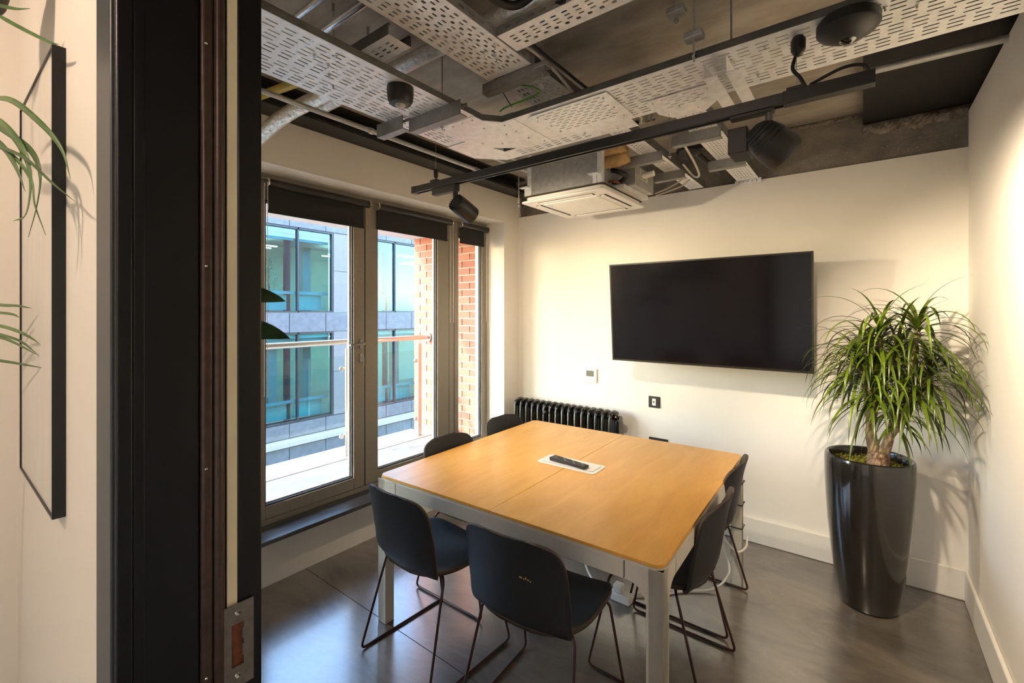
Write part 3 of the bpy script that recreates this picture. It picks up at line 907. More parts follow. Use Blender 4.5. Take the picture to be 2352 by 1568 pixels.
for (x, y) in ((-1.56, 1.50), (-1.50, 1.50), (-1.44, 1.50), (-1.38, 1.50), (-1.30, 1.63), (-1.30, 1.72), (-1.30, 1.82), (-1.26, 1.9), (-1.45, 1.80), (-1.53, 1.74), (-1.40, 1.60), (-1.36, 1.72)):
    MB().lathe([(0, -0.005), (0.003, -0.0045), (0.0055, -0.001), (0.0055, 0), (0, 0)], (x, y, TZ - 0.0035), 10).build('bolt', 'zinc', el, smooth=60)
# slotted-plate tees where the two side trays leave
def tee(label, pts, bolts, z=TZ - 0.006):
    t = thing('tray_tee', label, 'tray tee', (pts[0][0], pts[0][1], z), group='galvanised tee plates under the long tray')
    xs = [p[0] for p in pts]; ys_ = [p[1] for p in pts]
    y0, ym = min(ys_), min(pts[2][1], pts[-1][1])
    m = MB()
    perf(m, (min(xs), y0, z), X_, Y_, max(xs) - min(xs), ym - y0, 0.044, 0.0215, 0.0135, 0.0030, lambda r: 0.5 if r % 2 else 0.0, margin=0.006)
    m.face([m.vm((min(xs), ym, z)), m.vm((max(xs), ym, z))] + [m.vm((q_[0], q_[1], z)) for q_ in pts[2:] if q_[1] > ym + 1e-4])
    m.build('tee_plate', 'galv', t, solid=0.0014)
    for (x, y) in bolts:
        MB().lathe([(0, -0.006), (0.003, -0.0055), (0.006, -0.001), (0.006, 0), (0, 0)], (x, y, z), 10).build('bolt', 'zinc', t, smooth=60)
tee('many-bolted slotted tee plate under the long tray, in front of the air conditioner', [(-1.16, 1.625), (-0.79, 1.625), (-0.79, 1.88), (-0.885, 2.005), (-1.00, 2.005), (-1.16, 1.86)],
    [(-1.13, 1.65), (-1.13, 1.76), (-1.13, 1.84), (-0.98, 1.97), (-0.90, 1.97), (-0.82, 1.66), (-0.82, 1.76), (-0.82, 1.86), (-1.05, 1.93)])
tee('slotted tee plate under the long tray, left of the hanging strut brackets', [(-0.70, 1.80), (-0.44, 1.80), (-0.44, 1.93), (-0.52, 2.02), (-0.66, 2.02), (-0.70, 1.95)],
    [(-0.68, 1.83), (-0.66, 1.97), (-0.54, 1.97), (-0.47, 1.83), (-0.60, 1.92)])

# bolts under the long trays
for t, lst in ((tA, [(-1.15, 1.68), (-0.35, 1.70), (-0.30, 1.84), (-0.25, 1.66), (0.05, 1.66), (0.12, 1.70)]), (tB, [(-1.45, 0.80), (-1.40, 0.85), (-1.47, 0.86), (-1.53, 0.90)])):
    for (x, y) in lst:
        MB().lathe([(0, -0.012), (0.003, -0.012), (0.0032, -0.004), (0.006, -0.0035), (0.006, 0), (0, 0)], (x, y, TZ - 0.0008), 8).build('bolt', 'zinc', t, smooth=40)
for (x, y) in ((-1.16, 1.33), (-1.13, 1.36), (-1.15, 1.39), (-1.09, 1.31)):
    MB().lathe([(0, -0.028), (0.003, -0.028), (0.003, -0.005), (0.008, -0.004), (0.008, 0), (0, 0)], (x, y, 2.5443), 8).build('bolt', 'zinc', tE, smooth=40)

# strut brackets (L-channels) that carry the trays
def strut(label, p0, p1, z, h=0.050, w=0.04, m='galv_mid'):
    p0, p1 = Vector((*p0, 0)), Vector((*p1, 0))
    d = p1 - p0; nn = Vector((-d.y, d.x, 0)).normalized()
    c = (p0 + p1) / 2
    b = MB()
    t = 0.0018
    b.obox(c + Vector((0, 0, z)), d / 2, nn * t, Vector((0, 0, h / 2)))
    b.obox(c + Vector((0, 0, z - h / 2)) + nn * (w / 2), d / 2, nn * (w / 2), Vector((0, 0, t)))
    b.obox(c + Vector((0, 0, z + h / 2 - 0.006)) + nn * w, d / 2, nn * t, Vector((0, 0, 0.006)))
    o = b.build('strut_bracket', m)
    tag(o, label, 'strut', 'galvanised strut brackets under the trays')
    return o
strut('galvanised strut under the sensor tray, just behind the small round sensor', (-1.60, 1.325), (-1.285, 1.325), TZ - 0.031, 0.058)
strut('short galvanised strut under the outer tray, behind the small round sensor', (-1.80, 1.30), (-1.615, 1.30), TZ - 0.016, 0.058)
strut('slotted strut bracket under the end of the high broad tray', (-1.33, 1.512), (-1.00, 1.512), 2.522, 0.042, 0.04)
strut('strut bracket under the tray by the air conditioner, nearer the track', (-1.145, 2.46), (-0.865, 2.46), 2.395, 0.05)
strut('strut bracket under the tray by the air conditioner, nearer the back wall', (-1.06, 2.86), (-0.865, 2.86), 2.395, 0.05)
strut('strut bracket under the tray behind the bell spotlight, nearer the track', (-0.76, 2.30), (-0.53, 2.30), 2.395, 0.05)
strut('strut bracket under the tray behind the bell spotlight, nearer the back wall', (-0.72, 2.82), (-0.52, 2.82), 2.395, 0.05)
# vertical hangers beside the long tray
def hanger(label, x):
    b = MB()
    b.obox((x, 1.79, 2.362), (0.0018, 0, 0), (0, 0.16, 0), (0, 0, 0.030))
    b.obox((x + 0.02, 1.79, 2.334), (0.02, 0, 0), (0, 0.16, 0), (0, 0, 0.0018))
    o = b.build('strut_bracket', 'galv')
    tag(o, label, 'strut', 'galvanised strut brackets under the trays')
hanger('strut crossing under the long tray, left of the pair above the track', -0.43)
hanger('strut crossing under the long tray, right of the pair above the track', -0.36)
# perforated end stop of tray I
m = MB(); perf(m, (-0.690, 3.375, 2.395), X_, Vector((0, 0, 1)), 0.16, 0.032, 0.026, 0.026, 0.003, 0.009, lambda r: 0.0, margin=0.002)
o = m.build('end_plate', 'galv', tI, solid=0.0016)

# threaded rods from the soffit
RG = 'threaded hanger rods from the concrete soffit'
def rod(label, x, y, z0, nut=True, r=0.0035):
    t = thing('threaded_rod', label, 'rod', (x, y, z0), group=RG)
    MB().tube([(x, y, z0), (x, y, ZC)], r, 8).build('rod', 'galv_dull', t, smooth=60)
    if nut:
        MB().lathe([(0, 0), (0.009, 0), (0.009, 0.008), (0, 0.008)], (x, y, z0 + 0.012), 6).build('nut', 'zinc', t)
        MB().lathe([(0, 0), (0.006, 0), (0.006, 0.03), (0, 0.03)], (x, y, ZC - 0.032), 8).build('ceiling_socket', 'galv_dull', t, smooth=40)
rod('threaded rod beside the sensor tray, near the top left conduits', -1.62, 0.97, 2.40)
rod('threaded rod behind the sensor tray beside the foil pipe', -1.50, 1.43, 2.36)
rod('threaded rod behind the sensor tray at the small cross tray', -1.64, 1.14, 2.47)
rod('long threaded rod at the bracket where the high tray ends', -1.025, 1.53, 2.44)
rod('threaded rod with a bracket near the top edge, right of the high tray', -0.52, 1.62, 2.55)
rod('threaded rod above the long tray, nearer the camera', -0.45, 1.585, 2.38)
rod('short threaded rod above the long tray, just right of the other', -0.38, 1.80, 2.47)
rod('thin rod dropping between the elbow and the air conditioner', -1.72, 2.30, 2.20, r=0.003)
rod('thin rod beside the tan wrapped pipes of the air conditioner', -1.19, 2.27, 2.40, False, 0.003)
rod('thin rod beside the tray by the black taped bundle', -0.83, 2.48, 2.37, True, 0.003)
for x, y, z in ((-0.52, 1.62, 2.585), (-0.45, 1.585, 2.455), (-1.025, 1.53, 2.520)):
    o = B(x - 0.03, x + 0.03, y - 0.022, y + 0.022, z, z + 0.022).build('rod_bracket', 'galv_dull', bevel=0.003)
    tag(o, {0.022: ''}.get(0, 'small square galvanised bracket on the threaded rod at ' + ('the top edge' if z > 2.58 else ('the high tray end' if z > 2.5 else 'the long tray'))), 'bracket', 'rod brackets')

# conduits and pipes
def pipe(name, label, pts, r, m, cat='pipe', n=16, group=None, rad=0.05, smooth=50):
    o = MB().tube(arc_path(pts, rad) if len(pts) > 2 else pts, r, n).build(name, m, smooth=smooth)
    return tag(o, label, cat, group)
pipe('conduit', 'straight galvanised conduit running along the window wall under the beam', [(-2.02, YF, 2.478), (-2.02, 2.36, 2.478), (-2.06, 2.46, 2.50), (-2.06, 2.60, 2.60)], 0.0120, 'galv_dull', 'conduit', group='galvanised conduits')
for y in (1.42, 2.22):
    o = MB().tube([(-2.02, y - 0.012, 2.478), (-2.02, y + 0.012, 2.478)], 0.0165, 14).build('conduit_coupling', 'zinc', smooth=40)
    tag(o, 'small zinc coupling on the window side conduit, ' + ('halfway along' if y < 2 else 'near its bend'), 'coupling', 'conduit couplings')
pipe('conduit', 'shiny conduit at top left, nearer the camera of two', [(-1.80, 0.845, 2.63), (-1.30, 0.845, 2.63)], 0.0125, 'zinc', 'conduit', group='galvanised conduits')
pipe('conduit', 'shiny conduit at top left, further one of two', [(-1.95, 0.95, 2.63), (-1.25, 0.95, 2.63)], 0.016, 'zinc', 'conduit', group='galvanised conduits')
pipe('foil_pipe', 'foil wrapped pipe crossing behind the high broad tray', [(-2.30, 1.30, 2.63), (-0.80, 1.30, 2.63)], 0.034, 'foil', group='foil wrapped pipes')
pipe('foil_pipe', 'foil wrapped elbow pipe dropping to the window wall beside the black jamb', [(-2.545, 1.065, 2.43), (-2.30, 1.10, 2.52), (-2.10, 1.18, 2.585), (-1.80, 1.22, 2.60)], 0.036, 'foil', group='foil wrapped pipes', rad=0.12)
pipe('yellow_pipe', 'yellow pipe stub at top left beside the black jamb', [(-2.50, 0.985, 2.60), (-1.90, 1.09, 2.60)], 0.020, 'pipe_yellow', 'pipe')
pipe('conduit', 'grey conduit high on the right running into the right wall', [(0.0, 2.55, 2.60), (XR, 2.565, 2.60)], 0.017, 'galv_dull', 'conduit', group='galvanised conduits')
pipe('white_conduit', 'thin white conduit behind the elbow, nearer the window', [(-2.20, 2.20, 2.69), (-2.18, 3.42, 2.69)], 0.008, 'cable_white', 'conduit', group='white conduits')
pipe('white_conduit', 'thin white conduit behind the elbow, further from the window', [(-2.09, 2.20, 2.69), (-2.08, 3.42, 2.69)], 0.008, 'cable_white', 'conduit', group='white conduits')
for x, y in ((-2.195, 2.42), (-2.09, 2.42)):
    o = MB().tube([(x, y - 0.014, 2.69), (x, y + 0.014, 2.69)], 0.0125, 12)
    o.box(x - 0.003, x + 0.003, y - 0.006, y + 0.006, 2.69, ZC)
    o = o.build('conduit_clip', 'black_plastic', smooth=40)
    tag(o, 'black clip on the white conduit ' + ('nearer the window' if x < -2.15 else 'further from the window'), 'clip', 'conduit clips')

def cable(name, label, pts, r, m, group='loose cables in the ceiling', n=8):
    o = MB().tube(catmull(pts, 6), r, n).build(name, m, smooth=60)
    return tag(o, label, 'cable', group)
e = thing('earth_wire', 'yellow and green earth wire looping below the high tray tail', 'cable', (-1.1, 1.55, 2.45), group='loose cables in the ceiling')
pts = catmull([(-1.235, 1.56, 2.545), (-1.20, 1.57, 2.525), (-1.13, 1.585, 2.505), (-1.085, 1.60, 2.475), (-1.15, 1.60, 2.462), (-1.26, 1.59, 2.452), (-1.30, 1.595, 2.445)], 6)
MB().tube(pts, 0.0042, 8).build('sheath', 'cable_yellow', e, smooth=60)
MB().tube([p + Vector((0.002, -0.002, -0.0016)) for p in pts], 0.0034, 8).build('green_stripe', 'cable_green', e, smooth=60)
cable('cable', 'beige cable draped from the high tray over the long tray', [(-1.09, 1.33, 2.60), (-1.04, 1.45, 2.575), (-1.0, 1.56, 2.53), (-0.97, 1.66, 2.47), (-0.95, 1.72, 2.43)], 0.006, 'cable_grey')
cable('cable', 'black cable draped from the high tray over the long tray', [(-1.04, 1.36, 2.60), (-1.01, 1.47, 2.57), (-0.96, 1.58, 2.52), (-0.90, 1.68, 2.46), (-0.86, 1.74, 2.43)], 0.006, 'cable_black')
cable('cable', 'black cable tail hanging over the high narrow tray', [(-0.83, 1.30, 2.66), (-0.82, 1.30, 2.60), (-0.80, 1.29, 2.565), (-0.77, 1.28, 2.553)], 0.008, 'cable_black')
cable('cable', 'thick black cable bundle beyond the high tray at the top edge', [(-1.05, 1.02, 2.68), (-0.99, 1.14, 2.60), (-0.96, 1.25, 2.60), (-0.88, 1.27, 2.62)], 0.015, 'cable_black')
cable('cable', 'bright blue cable in the high narrow tray at the top edge', [(-0.92, 1.35, 2.585), (-0.80, 1.37, 2.60), (-0.60, 1.35, 2.60), (-0.40, 1.34, 2.60)], 0.010, 'cable_blue')
cable('cable', 'thin brown wire hanging left of the earth wire', [(-1.27, 1.55, 2.545), (-1.255, 1.57, 2.50), (-1.235, 1.60, 2.45)], 0.0022, 'cable_black')
for i, nm in enumerate(('leftmost of the four grey cables behind the tee plate', 'second of the four grey cables behind the tee plate', 'third of the four grey cables behind the tee plate', 'rightmost of the four grey cables behind the tee plate')):
    x = -0.86 + 0.026 * i
    cable('cable', nm, [(x, 2.02, 2.45), (x + 0.01, 2.06, 2.44 + 0.012 * i), (x - 0.03, 2.16, 2.47), (x - 0.06, 2.28, 2.52)], 0.0048, ('cable_grey', 'cable_grey', 'galv_dark', 'galv_dark')[i])
cable('cable', 'beige cable bowing between the two back wall trays', [(-0.745, 2.44, 2.42), (-0.735, 2.60, 2.36), (-0.76, 2.78, 2.34), (-0.82, 2.88, 2.37), (-0.86, 2.80, 2.43)], 0.006, 'cable_grey')
cable('cable', 'beige twin cable end leaving the control box, upper one', [(-1.06, 2.88, 2.30), (-1.0, 2.92, 2.33), (-0.93, 2.95, 2.37), (-0.90, 2.96, 2.40)], 0.0045, 'cable_grey')
cable('cable', 'beige twin cable end leaving the control box, lower one', [(-1.06, 2.895, 2.29), (-0.99, 2.93, 2.315), (-0.92, 2.97, 2.345), (-0.87, 2.98, 2.38)], 0.0045, 'cable_grey')
# black taped pipe bundle
bu = thing('taped_bundle', 'black taped bundle of pipes hanging between the back wall trays', 'bundle', (-0.80, 2.72, 2.42))
mm = MB()
mm.grid(lambda u, v: (-0.80 + (0.055 + 0.03 * random.random()) * math.sin(PI * max(0.03, min(0.97, v))) * math.cos(2 * PI * u), 2.72 + (0.055 + 0.03 * random.random()) * math.sin(PI * max(0.03, min(0.97, v))) * math.sin(2 * PI * u), 2.42 + 0.12 * v), 12, 8)
mm.build('tape', 'black_plastic', bu)
MB().tube([(-0.78, 2.74, 2.48), (-0.74, 2.92, 2.44), (-0.72, 3.08, 2.42)], 0.016, 10).build('tail', 'black_soft', bu, smooth=50)
MB().tube([(-0.77, 2.68, 2.52), (-0.66, 2.80, 2.58), (-0.60, 3.0, 2.60)], 0.018, 10).build('tail', 'black_soft', bu, smooth=50)

# ------------------------------------------------------------------ occupancy sensors
s1 = thing('ceiling_sensor', 'small round black motion sensor under the cable tray nearest the jamb', 'sensor', (-1.405, 1.12, 2.33), group='black ceiling sensors')
MB().lathe([(0, 0), (0.030, 0.0), (0.040, 0.004), (0.047, 0.016), (0.050, 0.040), (0.050, 0.066), (0, 0.066)], (-1.405, 1.12, 2.333), 36).build('housing', 'black_plastic', s1, smooth=35)
MB().lathe([(0, -0.014), (0.010, -0.012), (0.019, -0.004), (0.021, 0.002), (0, 0.002)], (-1.405, 1.12, 2.333), 24).build('lens', 'lens', s1, smooth=60)
s2 = thing('ceiling_sensor', 'large black dome sensor under the long tray near the top right', 'sensor', (-0.035, 1.655, 2.33), group='black ceiling sensors')
MB().lathe([(0, 0), (0.018, 0.0), (0.044, 0.010), (0.070, 0.026), (0.078, 0.036), (0.078, 0.058), (0.072, 0.060), (0.072, 0.067), (0, 0.067)], (-0.035, 1.655, 2.332), 40).build('housing', 'black_soft', s2, smooth=35)
MB().lathe([(0, -0.010), (0.010, -0.009), (0.020, 0.0), (0.024, 0.004), (0, 0.004)], (-0.035, 1.655, 2.332), 24).build('lens', 'lens_dark', s2, smooth=60)

# ------------------------------------------------------------------ track and spotlights
TY, TX0, TX1, TZ0 = 1.67, -1.975, 0.026, 2.194
tk = thing('track_rail', 'long black lighting track hanging across the room', 'track', ((TX0 + TX1) / 2, TY, TZ0))
m = MB()
prof = [(-0.018, 0.036), (-0.018, 0), (-0.009, 0), (-0.009, 0.006), (0.009, 0.006), (0.009, 0), (0.018, 0), (0.018, 0.036)]
m.prism(prof, (TX0, TY, TZ0), (0, 1, 0), (0, 0, 1), (TX1 - TX0, 0, 0))
m.build('rail', 'black_metal', tk, bevel=0.0015)
B(-0.20, TX1 + 0.002, TY - 0.0185, TY + 0.0185, TZ0 - 0.002, TZ0 + 0.038).build('feed_end', 'black_plastic', tk, bevel=0.001)
B(TX0 - 0.004, TX0 + 0.03, TY - 0.0185, TY + 0.0185, TZ0 - 0.001, TZ0 + 0.037).build('end_cap', 'black_plastic', tk, bevel=0.001)
for x, z1 in ((-1.80, 2.47), (-0.165, TZ)):
    B(x - 0.025, x + 0.025, TY - 0.02, TY + 0.02, TZ0 + 0.036, TZ0 + 0.046).build('clamp', 'black_plastic', tk, bevel=0.001)
    MB().tube([(x, TY, TZ0 + 0.04), (x, TY, z1)], 0.0012, 6).build('wire', 'galv_dull', tk)
MB().lathe([(0, 0), (0.006, 0.0), (0.012, 0.012), (0.012, 0.045), (0.008, 0.05), (0, 0.05)], (-1.80, TY, TZ0 + 0.055), 14).build('gripper', 'black_plastic', tk, smooth=40)
MB().tube(catmull([(-0.14, TY, TZ0 + 0.04), (-0.155, TY, TZ0 + 0.075), (-0.175, TY, TZ0 + 0.11), (-0.165, TY + 0.004, TZ0 + 0.155), (-0.16, TY, TZ - 0.03)], 6), 0.0055, 8).build('supply_cable', 'cable_black', tk, smooth=60)
MB().lathe([(0, 0), (0.012, 0.004), (0.020, 0.02), (0.021, 0.05), (0.014, 0.062), (0, 0.064)], (-0.16, TY, TZ - 0.064), 18).build('cable_boss', 'black_plastic', tk, smooth=50)
MB().tube(catmull([(-0.13, TY, TZ0 + 0.045), (-0.05, TY, TZ0 + 0.07), (0.0, TY + 0.005, TZ0 + 0.066), (0.015, TY + 0.01, TZ0 + 0.04)], 6), 0.005, 8).build('supply_cable', 'cable_black', tk, smooth=60)

def lamp_light(parent, loc, target, energy, angle, blend, r=0.02, col=(1.0, 0.82, 0.59)):
    L = bpy.data.lights.new('spot_beam', 'SPOT')
    L.energy = energy; L.spot_size = math.radians(angle); L.spot_blend = blend
    L.shadow_soft_size = r; L.color = col
    o = bpy.data.objects.new('spot_beam', L); COL.objects.link(o)
    off = Vector(ORI[parent.name])
    o.parent = parent
    o.location = Vector(loc) - off
    o.rotation_euler = (Vector(target) - Vector(loc)).to_track_quat('-Z', 'Y').to_euler()
    return o
# left cylinder spot
sp1 = thing('track_spotlight', 'black cylinder spotlight at the window end of the track', 'spotlight', (-1.66, TY, 2.02), group='spotlights on the lighting track')
B(-1.815, -1.640, TY - 0.017, TY + 0.017, TZ0 - 0.036, TZ0).build('driver_box', 'black_plastic', sp1, bevel=0.003)
MB().tube([(-1.655, TY, TZ0 - 0.036), (-1.655, TY, 2.125)], 0.014, 14).build('stem', 'black_metal', sp1, smooth=50)
C1 = Vector((-1.605, TY + 0.01, 2.062)); A1 = Vector((0.02, 1.0, -0.42)).normalized()
MB().lathe([(0, -0.062), (0.040, -0.062), (0.045, -0.052), (0.047, -0.030), (0.047, 0.062), (0.042, 0.062), (0.040, 0.030), (0, 0.028)], C1, 32, axis=A1).build('head', 'black_metal', sp1, smooth=35)
m = MB()
t_ = Vector((0, 0, 1)); Xa = t_.cross(A1).normalized(); Ya = A1.cross(Xa)
for k in range(24):
    a = 2 * PI * k / 24
    d = Xa * math.cos(a) + Ya * math.sin(a)
    m.obox(C1 - A1 * 0.058 + d * 0.036, d * 0.008, A1 * 0.008, d.cross(A1) * 0.0012)
o = m.build('cooling_fins', 'black_plastic', sp1); o['kind'] = 'stuff'
MB().lathe([(0, 0.0305), (0.038, 0.0305), (0, 0.031)], C1, 24, axis=A1).build('led_lens', 'led', sp1)
lamp_light(sp1, C1 + A1 * 0.066, (-1.50, 3.05, 0.80), 34, 150, 0.85, 0.022)
# right bell spot
sp2 = thing('track_spotlight', 'black bell shaped spotlight with curved vents on the right half of the track', 'spotlight', (-0.24, TY, 2.05), group='spotlights on the lighting track')
B(-0.355, -0.225, TY - 0.017, TY + 0.017, TZ0 - 0.012, TZ0).build('adapter', 'black_plastic', sp2, bevel=0.002)
MB().tube([(-0.24, TY, TZ0 - 0.005), (-0.24, TY, 2.150)], 0.011, 14).build('stem', 'galv_dark', sp2, smooth=50)
B(-0.365, -0.305, TY + 0.005, TY + 0.115, 2.075, 2.160).build('driver_box', 'black_soft', sp2, bevel=0.003)
C2 = Vector((-0.242, TY + 0.015, 2.095)); A2 = Vector((0.60, 0.45, -0.60)).normalized()
bell = [(0, -0.070), (0.018, -0.068), (0.036, -0.058), (0.050, -0.040), (0.058, -0.015), (0.061, 0.010), (0.062, 0.055), (0.058, 0.070), (0.052, 0.070), (0.050, 0.045), (0, 0.043)]
MB().lathe(bell, C2, 40, axis=A2).build('head', 'black_soft', sp2, smooth=35)
Xa = Vector((0, 0, 1)).cross(A2).normalized(); Ya = A2.cross(Xa)
tc_ = (Vector((0, 0, CAMH)) - C2).normalized() + Vector((-0.79, -0.61, 0)) * 0.55 + Vector((0, 0, 0.5))
tc_ -= A2 * tc_.dot(A2)
va = math.atan2(tc_.dot(Ya), tc_.dot(Xa))
for i, s in enumerate((-0.056, -0.044, -0.031, -0.018, -0.004)):
    r_ = [0.0392, 0.0485, 0.0555, 0.0585, 0.0608][i]
    pts = []
    for k in range(13):
        a = va + math.radians(-58 + 116 * k / 12)
        pts.append(C2 + A2 * s + (Xa * math.cos(a) + Ya * math.sin(a)) * r_)
    MB().tube(pts, 0.0034, 6).build('vent_slot', 'gasket', sp2, smooth=60)
MB().lathe([(0, 0.0455), (0.048, 0.0455), (0, 0.046)], C2, 24, axis=A2).build('led_lens', 'led', sp2)
lamp_light(sp2, C2 + A2 * 0.074, (0.445, 2.30, 1.32), 62, 112, 0.6, 0.022)

# ------------------------------------------------------------------ air conditioner
ac = thing('air_conditioner', 'white ceiling cassette air conditioner with bare galvanised casing', 'air conditioner', (-1.42, 2.60, 2.22))
ax0, ax1, ay0, ay1, az = -1.705, -1.130, 2.300, 2.890, 2.220
cx, cy = (ax0 + ax1) / 2, (ay0 + ay1) / 2
B(ax0 + 0.045, ax1 - 0.045, ay0 + 0.035, ay1 - 0.035, az + 0.035, 2.520).build('casing', 'galv_dull', ac, bevel=0.003)
m = MB()
hw, hh = (ax1 - ax0) / 2, (ay1 - ay0) / 2
m.prism(rrect(hw, hh, 0.02), (cx, cy, az), (1, 0, 0), (0, 1, 0), (0, 0, 0.010))
m.prism(rrect(hw - 0.02, hh - 0.02, 0.03), (cx, cy, az + 0.010), (1, 0, 0), (0, 1, 0), (0, 0, 0.026))
fp = m.build('fascia', 'ac_white', ac, bevel=0.002)
B(ax0 + 0.015, ax1 - 0.015, ay0 + 0.015, ay1 - 0.015, az + 0.036, az + 0.044).build('shadow_gap', 'ac_dark', ac)
for (x0, x1, y0, y1) in ((cx - 0.19, cx + 0.19, ay0 + 0.045, ay0 + 0.085), (cx - 0.19, cx + 0.19, ay1 - 0.085, ay1 - 0.045), (ax0 + 0.045, ax0 + 0.085, cy - 0.19, cy + 0.19), (ax1 - 0.085, ax1 - 0.045, cy - 0.19, cy + 0.19)):
    sl = B(x0, x1, y0, y1, az - 0.0012, az + 0.001).build('louvre_slot', 'ac_dark', fp)
    if x1 - x0 > y1 - y0:
        B(x0 + 0.006, x1 - 0.006, (y0 + y1) / 2 - 0.012, (y0 + y1) / 2 + 0.010, az - 0.005, az - 0.0012).build('louvre', 'ac_white', sl)
    else:
        B((x0 + x1) / 2 - 0.012, (x0 + x1) / 2 + 0.010, y0 + 0.006, y1 - 0.006, az - 0.005, az - 0.0012).build('louvre', 'ac_white', sl)
gx0, gx1, gy0, gy1 = cx - 0.165, cx + 0.165, cy - 0.165, cy + 0.165
gp = MB(); frame_ = gp
gp.box(gx0 - 0.02, gx1 + 0.02, gy0 - 0.02, gy0, az - 0.003, az); gp.box(gx0 - 0.02, gx1 + 0.02, gy1, gy1 + 0.02, az - 0.003, az)
gp.box(gx0 - 0.02, gx0, gy0, gy1, az - 0.003, az); gp.box(gx1, gx1 + 0.02, gy0, gy1, az - 0.003, az)
gf = gp.build('grille_frame', 'ac_white', fp)
gb = MB()
for k in range(26):
    t = gx0 + (gx1 - gx0) * (k + 0.5) / 26
    gb.box(t - 0.0025, t + 0.0025, gy0, gy1, az - 0.003, az - 0.0008)
    t = gy0 + (gy1 - gy0) * (k + 0.5) / 26
    gb.box(gx0, gx1, t - 0.0025, t + 0.0025, az - 0.0028, az - 0.0006)
o = gb.build('grille_bars', 'ac_white', gf); o['kind'] = 'stuff'
B(gx0, gx1, gy0, gy1, az - 0.0005, az + 0.0005).build('grille_backing', 'ac_grille', gf)
for k, (x, y) in enumerate(((ax0 + 0.10, cy - 0.02), (cx - 0.02, ay1 - 0.02), (ax0 + 0.03, ay1 - 0.03))):
    MB().lathe([(0, 0), (0.012, 0), (0.010, -0.003), (0, -0.004)], (x, y, az), 14).build('corner_boss', 'ac_white', fp, smooth=50)
# front-edge flange, hangers
B(ax1 - 0.060, ax1 - 0.030, ay0 + 0.028, ay0 + 0.060, az + 0.044, 2.52).build('corner_post', 'galv', ac, bevel=0.002)
B(ax0 + 0.030, ax0 + 0.060, ay0 + 0.028, ay0 + 0.060, az + 0.044, 2.52).build('corner_post', 'galv', ac, bevel=0.002)
for x in (ax0 + 0.02, ax1 - 0.075):
    m = MB(); m.box(x - 0.032, x + 0.026, ay0 + 0.002, ay0 + 0.034, 2.318, 2.324); m.box(x - 0.012, x + 0.012, ay0 + 0.028, ay0 + 0.034, 2.27, 2.324)
    m.build('hanger_bracket', 'galv', ac, bevel=0.001)
for x, z in ((-1.63, 2.30), (-1.63, 2.42), (-1.22, 2.30), (-1.22, 2.36), (-1.24, 2.45)):
    MB().lathe([(0, 0), (0.004, 0), (0.003, 0.002), (0, 0.0022)], (x, ay0 + 0.035, z), 8, axis=(0, -1, 0)).build('screw', 'zinc', ac, smooth=60)
# print mark and access box on the casing
m = MB(); m.prism([(-0.012, -0.018), (-0.012, 0.018), (-0.008, 0.018), (-0.008, -0.018)], (-1.195, ay0 + 0.0335, 2.315), (1, 0, 0), (0, 0, 1), (0, 0.001, 0))
m.prism([(0.0, -0.018), (0.004, -0.018), (0.014, -0.008), (0.014, 0.008), (0.004, 0.018), (0.0, 0.018), (0.0, 0.014), (0.003, 0.014), (0.010, 0.006), (0.010, -0.006), (0.003, -0.014), (0.0, -0.014)], (-1.195, ay0 + 0.0335, 2.315), (1, 0, 0), (0, 0, 1), (0, 0.001, 0))
m.build('stamped_mark', 'galv_dark', ac)
# side services: tan insulated pipes, control box, drain
for k, (y, z) in enumerate(((2.40, 2.465), (2.42, 2.405))):
    pts = [(ax1 - 0.046, y, z), (ax1 + 0.03, y + 0.005, z), (ax1 + 0.085, y + 0.01, z + (0.012 if k else 0))]
    pp = MB().tube(pts, [0.036, 0.038, 0.033], 16).build('insulated_pipe', 'foam_tan', ac, smooth=50)
    for s in (0.0, 0.035):
        MB().tube([(ax1 - 0.01 + s, y + 0.003, z), (ax1 - 0.004 + s, y + 0.003, z)], 0.0395, 16).build('tie', 'foam_tan', pp, smooth=40)
cbx = MB().prism([(0, 0), (0.14, 0), (0.14, 0.10), (0.10, 0.135), (0.0, 0.135)], (ax1 - 0.045, 2.50, 2.30), (0, 0, 0), (0, 0, 0), (0, 0, 0)) if False else MB()
cbx.box(ax1 - 0.045, ax1 + 0.075, 2.55, 2.84, 2.285, 2.405)
co = cbx.build('control_box', 'galv_dull', ac, bevel=0.003)
B(ax1 + 0.0755, ax1 + 0.0765, 2.62, 2.74, 2.335, 2.390).build('wiring_label', 'ac_grille', co)
m = MB()
for r in range(7):
    m.box(ax1 + 0.0765, ax1 + 0.0768, 2.63, 2.63 + 0.06 + 0.035 * random.random(), 2.342 + r * 0.0063, 2.3445 + r * 0.0063)
o = m.build('label_print', 'print_black', co); o['kind'] = 'stuff'
B(ax1 - 0.045, ax1 + 0.03, 2.49, 2.865, 2.262, 2.285).build('drip_ledge', 'galv', ac)
MB().tube([(ax1 + 0.075, 2.66, 2.36), (ax1 + 0.145, 2.66, 2.365)], 0.017, 14).build('drain_stub', 'ac_white', ac, smooth=50)
MB().tube(catmull([(ax1 - 0.02, 2.44, 2.36), (ax1 + 0.03, 2.43, 2.335), (ax1 + 0.05, 2.47, 2.32), (ax1 + 0.0, 2.50, 2.30), (ax1 - 0.03, 2.47, 2.30)], 5), 0.014, 10).build('wire_loom', 'cable_black', ac, smooth=50)
MB().tube(catmull([(ax1 - 0.03, 2.42, 2.29), (ax1 + 0.01, 2.41, 2.285), (ax1 + 0.02, 2.45, 2.28)], 5), 0.007, 8).build('red_wire', 'rust', ac, smooth=50)

